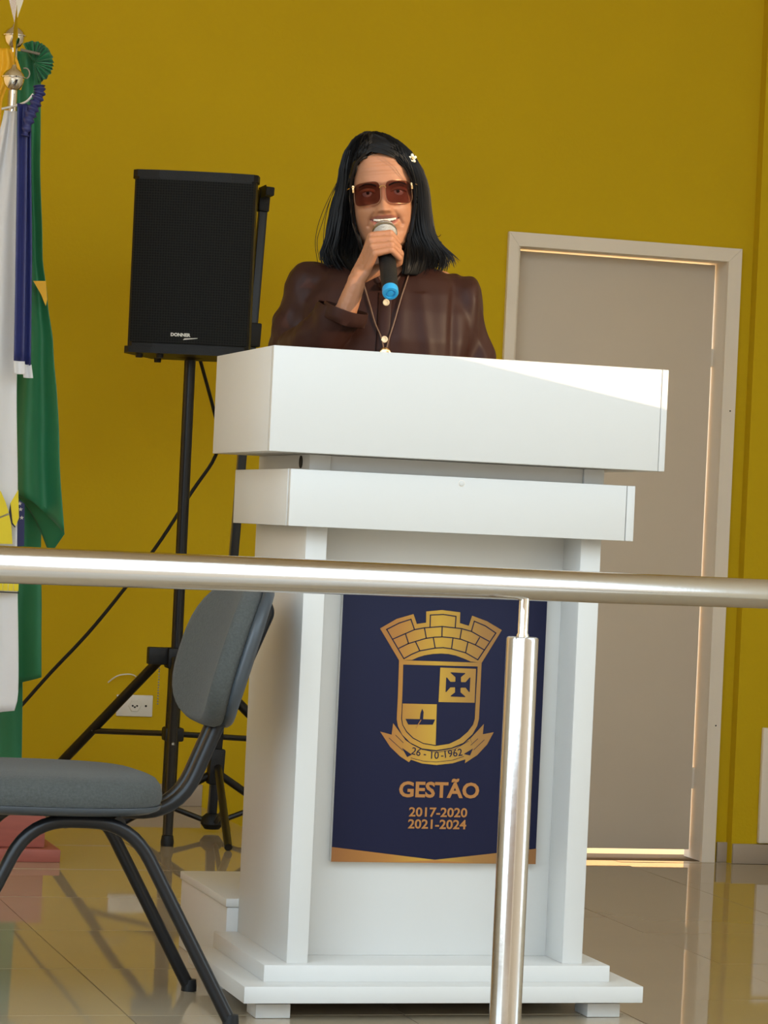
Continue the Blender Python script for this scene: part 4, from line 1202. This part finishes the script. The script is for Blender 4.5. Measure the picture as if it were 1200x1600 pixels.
for s in (-1, 1):
    b = BM(); o_ = lens_outline(s); vf = [b.verts.new(HM @ Vector((x, gy(x, z)-.0008, z))) for x, z in o_]; vb = [b.verts.new(HM @ Vector((x, gy(x, z)+.0008, z))) for x, z in o_]
    n = len(o_); b.faces.new(vf); b.faces.new(vb[::-1])
    for k in range(n): b.faces.new((vf[k], vf[(k+1) % n], vb[(k+1) % n], vb[k]))
    aobj('lens', b, LENS, gl, smooth=30)
    pts = [HM @ Vector((x, gy(x, z), z)) for x, z in lens_outline(s, 40, 1.01)]; pts += pts[:2]
    aobj('rim', tube(BM(), pts, .00065, 6), BRONZE, gl)
    P = [(s*.0590, gy(.059, 0)+.001, .013), (s*.0645, -.070, .0125), (s*.0735, -.045, .010), (s*.078, -.01, .005), (s*.078, .015, -.006)]
    aobj('temple', tube(BM(), [HM @ Vector(p) for p in smooth_path(P, 4)], .0016, 6), GOLDM, gl)
    b = BM(); box(b, s*.0605-.0022, s*.0605+.0022, gy(.06, 0)-.002, gy(.06, 0)+.004, .0015, .0165, .0008, M=HM); aobj('hinge', b, GOLDM, gl, 40)
aobj('bridge', tube(BM(), [HM @ Vector(p) for p in smooth_path([(-.0062, gy(.006, 0), .006), (-.003, -.1055, .009), (.003, -.1055, .009), (.0062, gy(.006, 0), .006)], 4)], .0014, 6), GOLDM, gl)

mc = acc('microphone', 'handheld microphone with silver mesh head and blue end cap', 'microphone', MB-ax*.08)
L = (MB-MT).length
def mlathe(prof, seg=28): return lathe(BM(), prof, seg, align(MB, -ax))
aobj('mesh_head', mlathe([(0, -.0245), (.008, -.0232), (.0155, -.0190), (.0210, -.0125), (.0240, -.0040), (.0245, .001)]), MICMESH, mc)
aobj('head_band', mlathe([(.0245, .0005), (.0256, .001), (.0256, .006), (.0245, .0065)]), MICBAND, mc)
aobj('lower_mesh', mlathe([(.0244, .0060), (.0235, .013), (.0205, .023), (.0178, .029)]), MICMESH, mc)
aobj('handle', mlathe([(.0178, .0285), (.0182, .034), (.0180, .06), (.0172, .12), (.0165, L-.006), (.0160, L-.004)]), BLACKP, mc)
aobj('end_cap', mlathe([(.0160, L-.0045), (.0163, L-.003), (.0163, L+.008), (.0150, L+.011), (.0105, L+.0115), (.0100, L+.0095), (.0065, L+.0095), (.006, L+.0112), (0, L+.0112)]), BLUEP, mc, 30)

nk = acc('necklace', 'long brown cord necklace with small gold pendant over the shirt', 'necklace', (.02, -.1, 1.36))
def cordline(pts): return [front(x, z, .004) for x, z in pts]
P = [Vector((.060, -.012, 1.478))]+cordline([(.060, 1.455), (.052, 1.42), (.044, 1.39), (.037, 1.36), (.030, 1.33), (.022, 1.30), (.0165, 1.272)])
aobj('cord', tube(BM(), smooth_path(P, 5), .0016, 6), CORD, nk)
P = [Vector((-.050, -.012, 1.478))]+cordline([(-.048, 1.455), (-.038, 1.42), (-.028, 1.39), (-.018, 1.36), (-.008, 1.33), (.006, 1.30), (.0130, 1.272)])
aobj('cord', tube(BM(), smooth_path(P, 5), .0016, 6), CORD, nk)
p = front(.0145, 1.268, .007); b = BM(); bmesh.ops.create_icosphere(b, subdivisions=3, radius=1, matrix=Matrix.Translation(p) @ Matrix.Diagonal((.013, .004, .013, 1))); aobj('pendant', b, GOLDM, nk)

cp = hpnt(.95, 1.678, -.004)
hc = acc('hair_clip', 'small cream flower clip in the black hair', 'hair clip', cp)
for k in range(5):
    a = k*2*math.pi/5+.4; b = BM(); bmesh.ops.create_icosphere(b, subdivisions=2, radius=1, matrix=Matrix.Translation(cp+Vector((.0052*math.cos(a), -.002, .0060*math.sin(a)))) @ Matrix.Rotation(-a, 4, 'Y') @ Matrix.Diagonal((.0046, .0026, .0034, 1))); aobj('petal', b, CLIPW, hc)
b = BM(); bmesh.ops.create_icosphere(b, subdivisions=2, radius=.0035, matrix=Matrix.Translation(cp+Vector((0, -.004, 0)))); aobj('flower_centre', b, GOLDM, hc)
